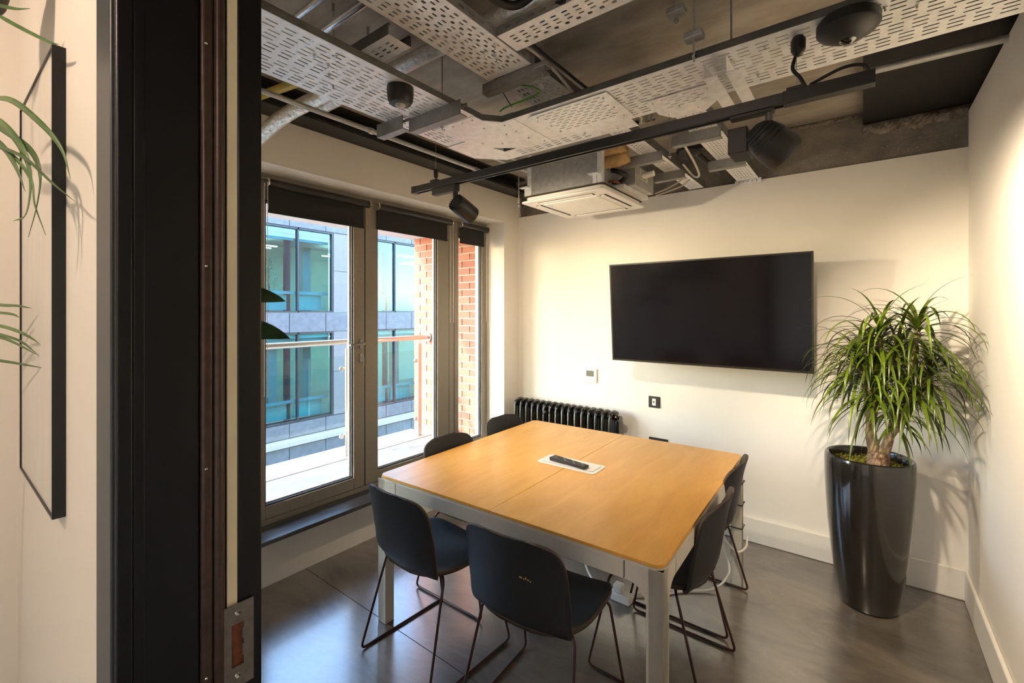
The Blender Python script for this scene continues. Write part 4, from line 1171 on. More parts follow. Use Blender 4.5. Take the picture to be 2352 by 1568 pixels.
# ------------------------------------------------------------------ television and wall plates
tv = thing('television', 'large black flat screen television on the back wall', 'television', (-0.841, 3.105, 1.186), world=False)
tv.rotation_euler = (math.radians(4.5), 0, 0)
tx0, tx1, tz0, tz1, ty = -0.620, 0.620, 0.0, 0.698, 0.0
B(tx0, tx1, ty + 0.003, ty + 0.038, tz0, tz1).build('body', 'tv_body', tv, bevel=0.002, local=True)
m = MB()
m.box(tx0, tx1, ty, ty + 0.0035, tz0, tz0 + 0.013); m.box(tx0, tx1, ty, ty + 0.0035, tz1 - 0.010, tz1)
m.box(tx0, tx0 + 0.010, ty, ty + 0.0035, tz0 + 0.013, tz1 - 0.010); m.box(tx1 - 0.010, tx1, ty, ty + 0.0035, tz0 + 0.013, tz1 - 0.010)
m.build('bezel', 'tv_body', tv, local=True)
B(tx0 + 0.010, tx1 - 0.010, ty + 0.0015, ty + 0.0030, tz0 + 0.013, tz1 - 0.010).build('screen', 'tv_screen', tv, local=True)
B(tx0 + 0.25, tx1 - 0.25, ty + 0.038, ty + 0.075, tz0 + 0.10, tz0 + 0.48).build('rear_housing', 'black_plastic', tv, bevel=0.01, local=True)
MB().obox((0.0, 0.272, 0.32), (0.21, 0, 0), (0, 0.012, -0.001), (0, 0.009, 0.12)).build('wall_bracket', 'black_metal', tv, local=True)
for z in (0.27, 0.38):
    MB().tube([(-0.06, 0.265, z), (0.12, 0.17, z), (-0.02, 0.075, z)], 0.014, 8).build('bracket_arm', 'black_metal', tv, local=True)

th = thing('thermostat', 'white wall thermostat with a grey display left of the television', 'thermostat', (-1.793, YB, 0.953))
B(-1.850, -1.737, YB - 0.014, YB, 0.953, 1.068).build('case', 'white_plastic', th, bevel=0.003)
B(-1.832, -1.762, YB - 0.0152, YB - 0.013, 1.004, 1.052).build('display', 'lcd', th)
m = MB()
for k in range(5): m.box(-1.806 + 0.006 * k, -1.802 + 0.006 * k, YB - 0.0146, YB - 0.0138, 1.0585, 1.0615)
o = m.build('brand_print', 'ink', th); o['kind'] = 'stuff'
for x in (-1.828, -1.815, -1.803, -1.790, -1.762):
    B(x - 0.003, x + 0.003, YB - 0.0148, YB - 0.013, 0.973, 0.979).build('button', 'ink', th)
B(-1.846, -1.741, YB - 0.0145, YB - 0.0135, 0.993, 0.9945).build('flap_line', 'ink', th)
dp = thing('data_outlet', 'black wall plate with a small white socket insert below the television', 'wall plate', (-1.257, YB, 0.812))
B(-1.300, -1.214, YB - 0.010, YB, 0.812, 0.898).build('plate', 'black_plastic', dp, bevel=0.003)
B(-1.271, -1.243, YB - 0.012, YB - 0.009, 0.829, 0.881).build('insert', 'white_plastic', dp, bevel=0.001)
B(-1.262, -1.253, YB - 0.0126, YB - 0.011, 0.849, 0.864).build('port', 'print_black', dp)
ps = thing('power_socket', 'black double wall socket just showing above the table edge', 'socket', (-1.225, YB, 0.500))
B(-1.298, -1.152, YB - 0.010, YB, 0.500, 0.586).build('plate', 'black_plastic', ps, bevel=0.003)
for x in (-1.262, -1.188):
    B(x - 0.012, x + 0.012, YB - 0.013, YB - 0.009, 0.560, 0.578).build('switch', 'black_soft', ps, bevel=0.001)

# ------------------------------------------------------------------ radiator
rd = thing('radiator', 'glossy black column radiator under the thermostat', 'radiator', (-1.98, 3.28, 0))
rx0, pitch, rz0, rz1 = -2.44, 0.0605, 0.16, 0.765
def rad_section():
    m = MB()
    yf, yb = -0.068, 0.068
    loop = [(0, yf, rz0 + 0.03), (0, yf, rz1 - 0.045), (0, yf + 0.012, rz1 - 0.016), (0, yf + 0.045, rz1 - 0.004), (0, 0, rz1), (0, yb - 0.045, rz1 - 0.004), (0, yb - 0.012, rz1 - 0.016), (0, yb, rz1 - 0.045), (0, yb, rz0 + 0.03), (0, yb - 0.03, rz0), (0, yf + 0.03, rz0)]
    m.tube(loop, 0.0135, 10, closed=True)
    for y in (-0.023, 0.023):
        m.tube([(0, y, rz0), (0, y, rz1 - 0.004)], 0.0125, 8)
    for z in (rz1 - 0.045, rz0 + 0.04):
        m.lathe([(0, -pitch / 2), (0.022, -pitch / 2), (0.026, -0.012), (0.026, 0.012), (0.022, pitch / 2), (0, pitch / 2)], (0, 0, z), 14, axis=(1, 0, 0))
        m.obox((0, 0, z + 0.01), (0.012, 0, 0), (0, 0.066, 0), (0, 0, 0.022))
    me = m.mesh('section'); me.materials.append(MATS['radiator']); me.shade_smooth(); me.set_sharp_from_angle(angle=math.radians(40))
    return me
rm = rad_section()
for k in range(16):
    o = bpy.data.objects.new('section', rm); COL.objects.link(o); o.parent = rd
    o.location = (rx0 + pitch * k + 1.98, 0.0, 0)
xe = rx0 + pitch * 15 + pitch / 2
for z in (rz1 - 0.045, rz0 + 0.04):
    MB().lathe([(0, 0), (0.024, 0), (0.026, 0.006), (0.022, 0.012), (0.013, 0.013), (0.013, 0.020), (0, 0.020)], (xe, 3.28, z), 18, axis=(1, 0, 0)).build('end_plug', 'radiator', rd, smooth=40)
for x in (rx0 + 0.02, xe - 0.05):
    B(x - 0.02, x + 0.02, 3.20, 3.36, 0, rz0 + 0.02).build('foot', 'radiator', rd, bevel=0.006)
MB().tube([(xe + 0.02, 3.28, rz0 + 0.04), (xe + 0.06, 3.28, rz0 + 0.04), (xe + 0.06, 3.28, 0.0)], 0.009, 10).build('valve_pipe', 'chrome', rd, smooth=50)
MB().lathe([(0, 0), (0.012, 0), (0.016, 0.01), (0.016, 0.03), (0.010, 0.035), (0, 0.035)], (rx0 + pitch * 5.5, 3.195, 0.70), 14, axis=(0, -1, 0)).build('badge', 'radiator', rd, smooth=40)

# ------------------------------------------------------------------ table
TW, TH = 0.706, 0.730
tb = thing('meeting_table', 'square beech topped meeting table with pale grey frame', 'table', (-1.228, 2.120, 0), math.radians(1.6), world=False)
def half_top(s):
    r = 0.035
    pts = []
    if s < 0:
        pts = [(-0.0008, -TW), (-0.0008, TW)]
        for cx_, cy_, a0 in ((-TW + r, TW - r, 90), (-TW + r, -TW + r, 180)):
            for k in range(7):
                a = math.radians(a0 + 90 * k / 6); pts.append((cx_ + r * math.cos(a), cy_ + r * math.sin(a)))
    else:
        pts = [(0.0008, TW), (0.0008, -TW)]
        for cx_, cy_, a0 in ((TW - r, -TW + r, 270), (TW - r, TW - r, 0)):
            for k in range(7):
                a = math.radians(a0 + 90 * k / 6); pts.append((cx_ + r * math.cos(a), cy_ + r * math.sin(a)))
    m = MB(); m.prism(pts, (0, 0, TH - 0.012), (1, 0, 0), (0, 1, 0), (0, 0, 0.012))
    return m.build('tabletop_panel', 'beech', tb, bevel=0.0012, local=True)
half_top(-1); half_top(1)
MB().prism(rrect(TW + 0.003, TW + 0.003, 0.036), (0, 0, TH - 0.0165), (1, 0, 0), (0, 1, 0), (0, 0, 0.0045)).build('edge_trim', 'table_frame', tb, local=True)
AP = 0.062; FT = 0.052; LW = 0.058; LG = 0.13
for (u, w) in (((1, 0), (0, 1)), ((1, 0), (0, -1)), ((0, 1), (1, 0)), ((0, 1), (-1, 0))):
    U, W_ = Vector((*u, 0)), Vector((*w, 0))
    m = MB(); m.obox(W_ * (TW - FT / 2 + 0.004) + Vector((0, 0, TH - 0.0165 - AP / 2)), U * (TW - LG), W_ * (FT / 2), Vector((0, 0, AP / 2)))
    m.build('apron', 'table_frame', tb, bevel=0.003, local=True)
def leg_profile():
    r = 0.062
    zt = TH - 0.0165
    p = [(0, 0), (0, zt), (LG + 0.0, zt), (LG, zt - AP)]
    for k in range(7):
        a = math.radians(90 + 90 * k / 6)
        p.append((LW + r + r * math.cos(a), zt - AP - r + r * math.sin(a)))
    p.append((LW, 0))
    return p
for sx in (-1, 1):
    for sy in (-1, 1):
        m = MB()
        prof = leg_profile()
        e = TW + 0.004
        m.prism(prof, (sx * e, sy * e, 0), (-sx, 0, 0), (0, 0, 1), (0, -sy * FT, 0))
        m.prism(prof, (sx * e, sy * e, 0), (0, -sy, 0), (0, 0, 1), (-sx * FT, 0, 0))
        lg = m.build('leg', 'table_frame', tb, bevel=0.003, local=True)
        MB().lathe([(0, 0), (0.015, 0), (0.012, 0.008), (0, 0.008)], (sx * (e - 0.03), sy * (e - 0.03), -0.0), 12).build('foot', 'black_plastic', lg, local=True)
# cable flap in the table
gm = thing('cable_flap', 'white cable flap set into the middle of the table', 'cable flap', (-1.231, 2.108, TH), math.radians(1.0), world=False)
MB().prism(rrect(0.172, 0.075, 0.020), (0, 0, 0.0), (1, 0, 0), (0, 1, 0), (0, 0, 0.003)).build('bezel', 'white_plastic', gm, bevel=0.001, local=True)
MB().prism(rrect(0.152, 0.054, 0.012), (0, 0.004, 0.003), (1, 0, 0), (0, 1, 0), (0, 0, 0.0006)).build('lid_gap', 'ink', gm, local=True)
MB().prism(rrect(0.150, 0.052, 0.011), (0, 0.004, 0.003), (1, 0, 0), (0, 1, 0), (0, 0, 0.0016)).build('lid', 'white_plastic', gm, local=True)
rc = thing('remote_control', 'black remote control lying on the white table flap', 'remote control', (-1.235, 2.092, TH + 0.0046), math.radians(-5), world=False)
m = MB(); m.prism([(-0.112, 0.006), (-0.105, 0.0), (-0.03, 0.0), (0.0, 0.004), (0.05, 0.002), (0.105, 0.0), (0.113, 0.006), (0.113, 0.015), (-0.10, 0.022), (-0.112, 0.018)], (0, -0.023, 0), (1, 0, 0), (0, 0, 1), (0, 0.046, 0))
m.build('body', 'black_plastic', rc, bevel=0.003, local=True)
for i in range(12):
    for j in range(3):
        x = -0.070 + i * 0.0145
        if i in (4, 9) and j == 1: continue
        z = 0.0205 - (x + 0.10) * 0.033
        B(x - 0.0042, x + 0.0042, -0.0135 + j * 0.0135 - 0.0040, -0.0135 + j * 0.0135 + 0.0040, z - 0.001, z + 0.0022).build('button', 'black_soft' if (i + j) % 4 else 'ink', rc, local=True)

# cable tied to the far right leg and the adapter under the table
lx, ly = -0.567, 2.822
pc = thing('power_cable', 'pale power cable strapped down the far right table leg', 'cable', (lx, ly, 0), group=None)
MB().tube(catmull([(lx - 0.036, ly - 0.036, 0.62), (lx - 0.036, ly - 0.036, 0.45), (lx - 0.038, ly - 0.034, 0.33), (lx - 0.060, ly - 0.045, 0.27), (lx + 0.01, ly - 0.060, 0.21), (lx + 0.052, ly - 0.03, 0.235), (lx + 0.050, ly + 0.02, 0.275)], 6), 0.006, 8).build('cable_run', 'cable_white', pc, smooth=60)
MB().tube(catmull([(lx - 0.060, ly - 0.045, 0.27), (lx - 0.05, ly - 0.062, 0.20), (lx - 0.02, ly - 0.09, 0.10), (lx - 0.08, ly - 0.16, 0.02), (lx - 0.22, ly - 0.28, 0.008), (lx - 0.34, ly - 0.42, 0.008), (lx - 0.46, ly - 0.50, 0.01)], 6), 0.006, 8).build('cable_run', 'cable_white', pc, smooth=60)
for z in (0.33, 0.46, 0.58):
    MB().tube([(lx - 0.040, ly - 0.036, z), (lx + 0.034, ly - 0.036, z), (lx + 0.034, ly + 0.034, z), (lx - 0.040, ly + 0.034, z)], 0.003, 6, closed=True).build('tie', 'cable_black', pc)
ad = thing('power_adapter', 'white extension socket block on the floor under the table', 'adapter', (-1.02, 2.28, 0))
B(-1.075, -0.965, 2.250, 2.310, 0.0, 0.045).build('block', 'white_plastic', ad, bevel=0.006)
B(-1.060, -1.010, 2.255, 2.305, 0.045, 0.085).build('plug', 'white_plastic', ad, bevel=0.006)
MB().tube(catmull([(-1.075, 2.28, 0.02), (-1.16, 2.30, 0.012), (-1.26, 2.36, 0.03), (-1.34, 2.42, 0.12), (-1.38, 2.45, 0.30)], 6), 0.006, 8).build('lead', 'cable_white', ad, smooth=60)

# ------------------------------------------------------------------ chairs
def sgnpow(a, p): return math.copysign(abs(a) ** p, a)
def make_chair():
    t = thing('dining_chair', 'x', 'chair', (0, 0, 0), world=False)
    # backrest
    prof = [(-0.135, 0.436), (-0.172, 0.442), (-0.200, 0.458), (-0.217, 0.485), (-0.226, 0.520), (-0.236, 0.575), (-0.247, 0.640), (-0.259, 0.705), (-0.271, 0.755), (-0.281, 0.790)]
    prof = catmull([Vector((0, a, b)) for a, b in prof], 4)
    def back(u, v):
        k = v * (len(prof) - 1); i = min(int(k), len(prof) - 2); f = k - i
        p = prof[i].lerp(prof[i + 1], f)
        s = 2 * v - 1
        ex = 4.2 if s > 0 else 3.5
        W = 0.210
        hw = W * max(0.0, 1 - abs(s) ** ex) ** (1 / ex)
        if s < 0: hw = max(hw, 0.085 * (1 - 0) if v < 0.10 else hw)
        x = (2 * u - 1) * hw
        wrap = 0.044 * (x / 0.21) ** 2 * min(1, 0.5 + v)
        return (x, p.y + wrap, p.z - 0.0 * wrap)
    m = MB()
    # cosine-spaced rows keep the rounded corners clean
    m.grid(lambda u, v: back(u, 0.5 - 0.5 * math.cos(PI * v)), 22, 26)
    m.build('backrest', ['chair_shell', 'ply_edge'], t, smooth=60, solid=0.011, local=True)
    def seat(u, v):
        v = 0.5 - 0.5 * math.cos(PI * v)
        s = 2 * v - 1
        ex = 3.4
        W = 0.232 - 0.016 * (1 - v)
        hw = W * max(0.0, 1 - abs(s) ** ex) ** (1 / ex)
        x = (2 * u - 1) * hw
        y = -0.205 + 0.435 * v
        z = 0.452 + 0.022 * (x / 0.22) ** 2 - 0.012 * math.sin(PI * min(1, v * 1.2)) - 0.035 * max(0, (v - 0.72) / 0.28) ** 2
        return (x, y, z)
    m = MB(); m.grid(seat, 22, 22)
    m.build('seat', ['chair_seat', 'ply_edge'], t, smooth=60, solid=0.017, local=True)
    # sled base, one bent rod on each side
    for s in (-1, 1):
        pts = [(s * 0.02, -0.085, 0.436), (s * 0.175, -0.120, 0.437), (s * 0.196, -0.135, 0.418), (s * 0.236, -0.252, 0.007), (s * 0.236, 0.238, 0.007), (s * 0.205, 0.150, 0.405), (s * 0.180, 0.135, 0.425), (s * 0.02, 0.130, 0.425)]
        rd_ = MB().tube(arc_path(pts, 0.030, 5), 0.0056, 10).build('sled_rod', 'chair_rod', t, smooth=60, local=True)
        for y in (-0.17, 0.16):
            MB().tube([(s * 0.236, y - 0.03, 0.0062), (s * 0.236, y + 0.03, 0.0062)], 0.0066, 8).build('glide', 'black_plastic', rd_, smooth=60, local=True)
    B(-0.05, 0.05, -0.10, 0.14, 0.424, 0.437).build('seat_mount', 'black_metal', t, local=True)
    return t
def dup(root):
    r = root.copy(); COL.objects.link(r)
    for ch in list(root.children):
        c = ch.copy(); COL.objects.link(c); c.parent = r
        for g in list(ch.children):
            d = g.copy(); COL.objects.link(d); d.parent = c
    return r
chair0 = make_chair()
spots = [((-1.560, 1.458), -2.8, 'black plywood shell chair at the near table edge, closest to the window'),
         ((-0.975, 1.470), 3.5, 'black plywood shell chair nearest the camera, with a small scuff on its back'),
         ((-1.735, 1.930), -90, 'black plywood shell chair on the window side of the table, nearer the camera'),
         ((-1.795, 2.535), -90, 'black plywood shell chair on the window side of the table, beside the radiator'),
         ((-0.708, 2.005), 89, 'black plywood shell chair on the right side of the table, nearer the camera'),
         ((-0.750, 2.540), 90, 'black plywood shell chair on the right side of the table, by the strapped table leg')]
roots = []
for i, ((x, y), a, lab) in enumerate(spots):
    o = chair0 if i == 0 else dup(chair0)
    o.location = (x, y, 0); o.rotation_euler = (0, 0, math.radians(a))
    o['label'] = lab; o['group'] = 'black shell chairs around the table'
    roots.append(o)
# scuff on the back of the nearest chair
m = MB()
for (x, z, w, h_) in ((0.055, 0.655, 0.010, 0.004), (0.066, 0.652, 0.006, 0.003), (0.074, 0.656, 0.005, 0.006), (0.082, 0.652, 0.007, 0.003), (0.090, 0.648, 0.004, 0.004)):
    y = -0.2490 + 0.048 * (x / 0.22) ** 2 - (z - 0.64) * 0.18 - 0.0068
    m.box(x - w / 2, x + w / 2, y - 0.0006, y + 0.002, z - h_ / 2, z + h_ / 2)
o = m.build('scuff_mark', 'scuff', roots[1], local=True); o['kind'] = 'stuff'; o['label'] = 'pale scuff through the black finish'

# ------------------------------------------------------------------ potted dracaena
PX, PY = 0.022, 3.050
pd = thing('potted_dracaena', 'bushy dracaena in a tall glossy black oval planter in the corner', 'potted plant', (PX, PY, 0))
pz = 0.785
outer = [(0, 0), (0.108, 0), (0.122, 0.008), (0.134, 0.06), (0.150, 0.16), (0.166, 0.29), (0.178, 0.42), (0.187, 0.56), (0.192, 0.68), (0.193, 0.765), (0.189, 0.780), (0.182, pz), (0.172, pz - 0.004), (0.166, pz - 0.018), (0.163, 0.70), (0.16, 0.66), (0, 0.66)]
MB().lathe(outer, (PX, PY, 0), 64).build('planter', 'pot_black', pd, smooth=35)
m = MB()
def moss(u, v):
    r = 0.158 * v; a = 2 * PI * u
    return (PX + r * math.cos(a), PY + r * math.sin(a), 0.722 + 0.020 * math.cos(v * 1.4) + 0.012 * math.sin(9 * a + 20 * v) * v + 0.010 * random.random())
m.grid(lambda u, v: moss(u if u < 1 else 0, v), 60, 16)
o = m.build('moss', 'moss', pd, smooth=70); o['kind'] = 'stuff'
o = MB()
for i in range(1500):
    r = 0.150 * math.sqrt(random.random()); a = random.uniform(0, 2 * PI)
    c = Vector((PX + r * math.cos(a), PY + r * math.sin(a), 0.738 + 0.016 * random.random()))
    d = Vector((random.gauss(0, 1), random.gauss(0, 1), random.gauss(0, 1))).normalized() * 0.007
    e_ = d.cross(Vector((0.3, 0.2, 1))).normalized() * 0.003
    o.quad(c - d, c + e_, c + d, c - e_)
o = o.build('moss_tufts', 'moss', pd); o['kind'] = 'stuff'
# trunk and stems
b0 = Vector((0.062, 3.030, 0.72))
MB().tube(catmull([b0, b0 + Vector((0.0, 0, 0.06)), b0 + Vector((0.004, 0, 0.10))], 5), [0.050, 0.050, 0.049, 0.049, 0.048, 0.048, 0.047, 0.046, 0.045, 0.042, 0.036], 14).build('trunk', 'bark_base', pd, smooth=70)
heads = [(-0.020, 2.985, 1.270, 0.95), (0.070, 3.000, 1.410, 1.0), (0.140, 3.060, 1.310, 0.95), (0.215, 3.010, 1.450, 1.0), (0.260, 3.060, 1.230, 0.95), (0.140, 2.955, 1.045, 0.62), (0.025, 3.110, 1.310, 0.9), (0.025, 2.93, 1.16, 0.9), (0.20, 2.96, 1.17, 0.95)]
fork = [Vector((0.030, 3.035, 0.93)), Vector((0.110, 3.030, 0.92))]
MB().tube(catmull([b0 + Vector((-0.010, 0, 0.08)), b0 + Vector((-0.024, 0.003, 0.14)), fork[0]], 5), [0.030, 0.029, 0.028, 0.027, 0.026, 0.025, 0.025, 0.024, 0.024, 0.023, 0.022], 12).build('stem', 'bark', pd, smooth=70)
MB().tube(catmull([b0 + Vector((0.012, 0, 0.08)), b0 + Vector((0.034, -0.002, 0.13)), fork[1]], 5), [0.028, 0.027, 0.026, 0.025, 0.024, 0.023, 0.022, 0.022, 0.021, 0.020, 0.019], 12).build('stem', 'bark', pd, smooth=70)
for i, (x, y, z, s) in enumerate(heads):
    f = fork[0] if x < 0.10 else fork[1]
    mid = f.lerp(Vector((x, y, z)), 0.5) + Vector((0.012, 0, -0.01))
    pts = catmull([f - Vector((0, 0, 0.02)), mid, Vector((x, y, z))], 5)
    MB().tube(pts, [0.017 - 0.006 * k / (len(pts) - 1) for k in range(len(pts))], 8).build('stem', 'bark', pd, smooth=70)
def blade(elev, droop, L=0.39, w=0.0074, n=10):
    m = MB()
    p = Vector((0, 0, 0)); a = elev
    rows = []
    for k in range(n + 1):
        t = k / n
        hw = w * (0.55 + 1.1 * min(t * 4, 1) * 0.45) * max(0.0, 1 - max(0, (t - 0.35) / 0.65) ** 1.7)
        nrm = Vector((-math.sin(a), 0, math.cos(a)))
        rows.append((p.copy(), hw, nrm))
        a2 = a - droop / n * (0.75 + 0.6 * t)
        p += Vector((math.cos(a), 0, math.sin(a))) * (L / n)
        a = a2
    ids = []
    for p_, hw, nr in rows:
        ids.append([m.vert(p_ + Vector((0, -hw, 0)) + nr * hw * 0.35), m.vert(p_), m.vert(p_ + Vector((0, hw, 0)) + nr * hw * 0.35)])
    for A, B_ in zip(ids, ids[1:]):
        m.face([A[0], A[1], B_[1], B_[0]]); m.face([A[1], A[2], B_[2], B_[1]])
    me = m.mesh('leaf'); me.materials.append(MATS['leaf_drac']); me.shade_smooth()
    return me, rows[-1][0], max(r_[0].x for r_ in rows)
variants = []
for k in range(16):
    el_ = math.radians([80, 70, 60, 52, 46, 40, 36, 32, 26, 20, 14, 8, 0, -10, -22, -36][k])
    variants.append(blade(el_, math.radians([75, 105, 125, 135, 138, 140, 140, 135, 128, 120, 112, 104, 92, 78, 64, 48][k])))
nl = 0
extra = MB()
for (x, y, z, s) in heads:
    count = int(52 * (0.75 if s < 0.7 else 1))
    for k in range(count):
        vi = min(15, int((k / count) * 15 + 1 + random.uniform(-0.8, 0.8))) if k > 0 else 0
        vi = max(0, vi)
        me, tip, reach = variants[vi]
        az_ = k * 2.399963 + random.uniform(-0.3, 0.3)
        sc_ = s * random.uniform(0.78, 1.10)
        ok = False
        for tr_ in range(8):
            tipx, tipy = x + reach * sc_ * math.cos(az_), y + reach * sc_ * math.sin(az_)
            if tipx < XR - 0.012 and tipy < YB - 0.02:
                ok = True; break
            sc_ *= 0.9
            if tr_ > 3: az_ += 0.7
        if not ok: continue
        zz = z + 0.03 - 0.10 * (vi / 15)
        wy = random.uniform(0.85, 1.2)
        # the leaves on the room side show largest and are objects; the rest behind are one part
        front = math.sin(az_) < 0.35 or k % 3 == 0
        if front and nl < 298:
            o = bpy.data.objects.new('leaf', me); COL.objects.link(o); o.parent = pd
            o.location = (x - PX, y - PY, zz)
            o.rotation_euler = (0, 0, az_); o.scale = (sc_, wy, sc_)
            nl += 1
        else:
            M = Matrix.Translation((x, y, zz)) @ Matrix.Rotation(az_, 4, 'Z') @ Matrix.Diagonal((sc_, wy, sc_, 1))
            b_ = len(extra.v)
            extra.v += [tuple(M @ q_.co) for q_ in me.vertices]
            for p_ in me.polygons: extra.face([b_ + q_ for q_ in p_.vertices])
o = extra.build('foliage', 'leaf_drac', pd, smooth=80); o['kind'] = 'stuff'

# ------------------------------------------------------------------ broad-leaved plant inside the room behind the jamb
bp = thing('broadleaf_plant', 'broad glossy leaves of a plant peeking out behind the black jamb', 'potted plant', (-2.02, 0.62, 0))
MB().lathe([(0, 0), (0.10, 0), (0.12, 0.25), (0.125, 0.40), (0.112, 0.40), (0.105, 0.36), (0, 0.36)], (-2.02, 0.62, 0), 32).build('planter', 'pot_matt', bp, smooth=35)
MB().tube(catmull([(-2.02, 0.62, 0.34), (-2.00, 0.63, 0.9), (-2.04, 0.66, 1.5), (-2.03, 0.68, 1.62)], 5), 0.014, 8).build('stem', 'bark', bp, smooth=60)
def broad(base, tip, w, droop, fold=0.25):
    base, tip = Vector(base), Vector(tip)
    d = tip - base
    side = d.cross(Vector((0.0, -0.75, 0.66))).normalized()
    m = MB()
    def fn(u, v):
        hw = w * math.sin(PI * min(1, v ** 0.8)) ** 0.8 * (1 if v < 1 else 0)
        p = base + d * v + Vector((0, 0, droop * math.sin(PI * v)))
        k = 2 * u - 1
        return tuple(p + side * (hw * k) + Vector((0, 0, fold * hw * abs(k))))
    m.grid(fn, 6, 12)
    return m.build('leaf', 'leaf_broad', bp, smooth=70, solid=0.0012)
for base, tip, w, dr in (((-2.03, 0.68, 1.585), (-1.765, 0.858, 1.580), 0.050, 0.014), ((-2.03, 0.68, 1.44), (-1.752, 0.868, 1.437), 0.055, 0.020),
                         ((-2.03, 0.67, 1.60), (-2.22, 0.60, 1.72), 0.06, 0.03), ((-2.03, 0.66, 1.50), (-2.20, 0.52, 1.50), 0.06, 0.03),
                         ((-2.02, 0.65, 1.30), (-2.25, 0.66, 1.25), 0.06, 0.04), ((-2.02, 0.64, 1.25), (-1.90, 0.46, 1.20), 0.06, 0.04)):
    broad(base, tip, w, dr)

# ------------------------------------------------------------------ corridor: framed picture, hanging plant, palm, downlight
pf = thing('framed_picture', 'tall black box framed picture on the corridor wall at far left', 'picture', (-1.42, 0.15, 1.16))
def at_y(px, py, y):
    a = (px - 1176) / FPX
    d = y / (math.cos(YAW) + a * math.sin(YAW))
    return d * (-math.sin(YAW) + a * math.cos(YAW)), CAMH + (HOR - py) / FPX * d
fy = 0.1415
xr, zt = at_y(119, 100, fy); _, zb = at_y(119, 1194, fy); xl_, _ = at_y(45, 312, fy)
fw_ = 0.004
for (a, b, c, d) in ((xl_, xr, zt - fw_, zt), (xl_, xr, zb, zb + fw_), (xl_, xl_ + fw_, zb + fw_, zt - fw_), (xr - fw_, xr, zb + fw_, zt - fw_)):
    B(a, b, fy, 0.16, c, d).build('frame_side', 'black_frame', pf)
B(xl_ + fw_, xr - fw_, fy + 0.003, fy + 0.006, zb + fw_, zt - fw_).build('print', 'paper', pf)
random.seed(3)
def strap(m, pts, w):
    pts = catmull(pts, 6)
    n = len(pts)
    L, R, Cc = [], [], []
    for i, p in enumerate(pts):
        t = (pts[min(i + 1, n - 1)] - pts[max(i - 1, 0)]).normalized()
        s = t.cross(Vector((0.2, -1, 0.4))).normalized()
        q = i / (n - 1)
        hw = w * min(1, 0.35 + 3 * q) * (1 - q ** 3)
        L.append(m.vert(p - s * hw)); R.append(m.vert(p + s * hw))
    for i in range(n - 1):
        m.face([L[i], R[i], R[i + 1], L[i + 1]])
def uv(px, py, d):
    a = (px - 1176) / FPX
    return (d * (-math.sin(YAW) + a * math.cos(YAW)), d * (math.cos(YAW) + a * math.sin(YAW)), CAMH + (HOR - py) / FPX * d)
hp = thing('hanging_plant', 'spider plant in a dark hanging basket at the upper left corner', 'hanging plant', uv(-40, -20, 0.84))
hx, hyy, hz_ = uv(-45, 30, 0.84)
MB().lathe([(0, 0), (0.050, 0), (0.062, 0.02), (0.078, 0.10), (0.080, 0.13), (0.070, 0.13), (0.068, 0.10), (0, 0.10)], (hx, hyy - 0.03, hz_), 24).build('basket', 'pot_matt', hp, smooth=40)
for a in range(3):
    ang = a * 2.094
    MB().tube([(hx + 0.075 * math.cos(ang), hyy - 0.03 + 0.075 * math.sin(ang), hz_ + 0.12), (hx, hyy - 0.03, hz_ + 0.42)], 0.0015, 5).build('hanger', 'galv_dull', hp)
MB().tube([(hx, hyy - 0.03, hz_ + 0.42), (hx, hyy - 0.03, ZC)], 0.0015, 5).build('hanger', 'galv_dull', hp)
for lst, w in (([(-30, 20, .84), (40, 60, .80), (110, 95, .76), (137, 103, .75)], 0.0035), ([(-40, 0, .84), (-10, 10, .82), (35, 20, .80), (70, 20, .79)], 0.004),
               ([(-50, 230, .82), (20, 228, .76), (90, 280, .70), (140, 340, .68), (162, 410, .67)], 0.005), ([(-60, 250, .82), (0, 280, .76), (50, 340, .72), (70, 410, .71), (60, 490, .71), (30, 508, .71)], 0.006),
               ([(-60, 260, .82), (10, 300, .76), (70, 345, .72), (92, 400, .70), (85, 470, .70), (65, 545, .70)], 0.005), ([(-60, 300, .82), (0, 335, .74), (60, 365, .70), (120, 420, .68), (175, 465, .66)], 0.0028),
               ([(-60, 290, .82), (0, 330, .76), (35, 380, .72), (58, 440, .71)], 0.005), ([(-60, 310, .82), (20, 350, .74), (70, 410, .71), (80, 470, .70), (105, 540, .70)], 0.003),
               ([(-90, 100, .86), (-120, 200, .84), (-140, 330, .84)], 0.006), ([(-90, 80, .86), (-150, 120, .84), (-190, 240, .84)], 0.006)):
    m = MB(); strap(m, [uv(*q_) for q_ in lst], w)
    m.build('leaf', 'leaf_hall', hp, smooth=70, solid=0.0006)
pm = thing('parlour_palm', 'slender palm leaves entering at the left edge below the hanging plant', 'potted plant', (-1.62, -0.10, 0))
MB().lathe([(0, 0), (0.11, 0), (0.14, 0.22), (0.15, 0.34), (0.135, 0.34), (0.125, 0.28), (0, 0.28)], (-1.62, -0.10, 0), 28).build('planter', 'pot_matt', pm, smooth=40)
MB().tube(catmull([(-1.62, -0.10, 0.27), (-1.60, -0.09, 0.8), (-1.55, -0.05, 1.3), (-1.50, -0.03, 1.50)], 5), 0.008, 8).build('stem', 'leaf_hall', pm, smooth=60)
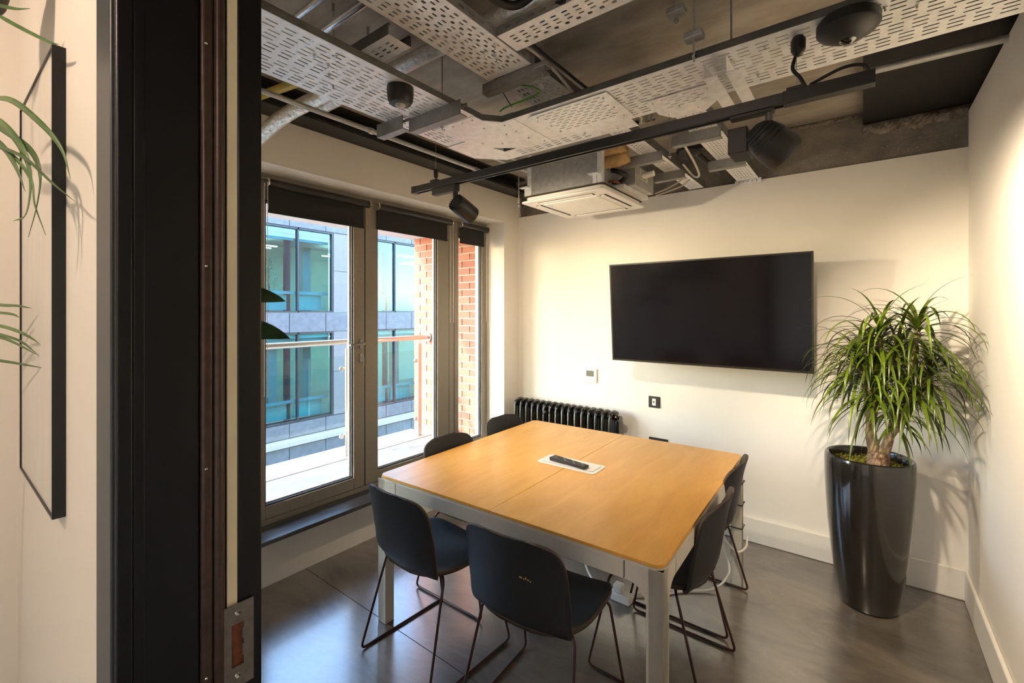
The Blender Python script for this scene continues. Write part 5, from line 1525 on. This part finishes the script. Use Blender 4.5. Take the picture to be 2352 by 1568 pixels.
for lst, w in (([(-60, 690, 1.00), (0, 700, .96), (40, 702, .93), (74, 708, .91)], 0.0035), ([(-60, 715, 1.00), (0, 718, .96), (30, 722, .94), (46, 730, .93)], 0.003),
               ([(-60, 740, 1.00), (0, 748, .96), (40, 760, .93), (70, 775, .91), (92, 790, .90)], 0.0035), ([(-60, 755, 1.0), (0, 768, .96), (50, 785, .93), (90, 818, .90)], 0.003),
               ([(-60, 820, 1.0), (0, 828, .96), (50, 836, .93), (105, 846, .90)], 0.003), ([(-60, 770, 1.0), (0, 775, .96), (40, 790, .93), (85, 815, .91)], 0.003)):
    m = MB(); strap(m, [uv(*q_) for q_ in lst], w)
    m.build('leaf', 'leaf_hall', pm, smooth=70, solid=0.0006)

# picture on the inside of the partition (seen only as a reflection in the screen)
ip = thing('wall_picture', 'framed monochrome picture on the partition, mirrored in the dark screen', 'picture', (-1.75, YF, 1.55))
B(-2.10, -1.35, YF, YF + 0.025, 1.50, 2.00).build('frame', 'black_frame', ip)
B(-2.08, -1.37, YF + 0.025, YF + 0.028, 1.52, 1.98).build('print', 'paper_dark', ip)

# corridor lights: an added fill for the door jamb, then the downlight
d2_ = thing('corridor_light', 'added corridor fill light for the door jamb, right of the doorway', 'ceiling light', (0.75, -1.05, 2.66))
MB().lathe([(0, 0), (0.085, 0), (0.09, 0.006), (0.09, 0.07), (0, 0.07)], (0.75, -1.05, 2.66), 28).build('housing', 'white_plastic', d2_, smooth=40)
MB().lathe([(0, -0.001), (0.075, -0.001), (0, 0.0)], (0.75, -1.05, 2.66), 28).build('diffuser', 'led', d2_)
lamp_light(d2_, (0.75, -1.05, 2.655), (0.2, -0.6, 0.0), 26, 150, 0.5, 0.07, (1.0, 0.80, 0.60))
DX, DY = -0.85, -0.80
dl = thing('corridor_light', 'round corridor ceiling light behind the camera', 'ceiling light', (DX, DY, 2.66))
MB().lathe([(0, 0), (0.085, 0), (0.09, 0.006), (0.09, 0.07), (0, 0.07)], (DX, DY, 2.66), 28).build('housing', 'white_plastic', dl, smooth=40)
MB().lathe([(0, -0.001), (0.075, -0.001), (0, 0.0)], (DX, DY, 2.66), 28).build('diffuser', 'led', dl)
lamp_light(dl, (DX, DY, 2.655), (-1.15, 0.0, 1.0), 50, 140, 0.5, 0.07, (1.0, 0.76, 0.56))
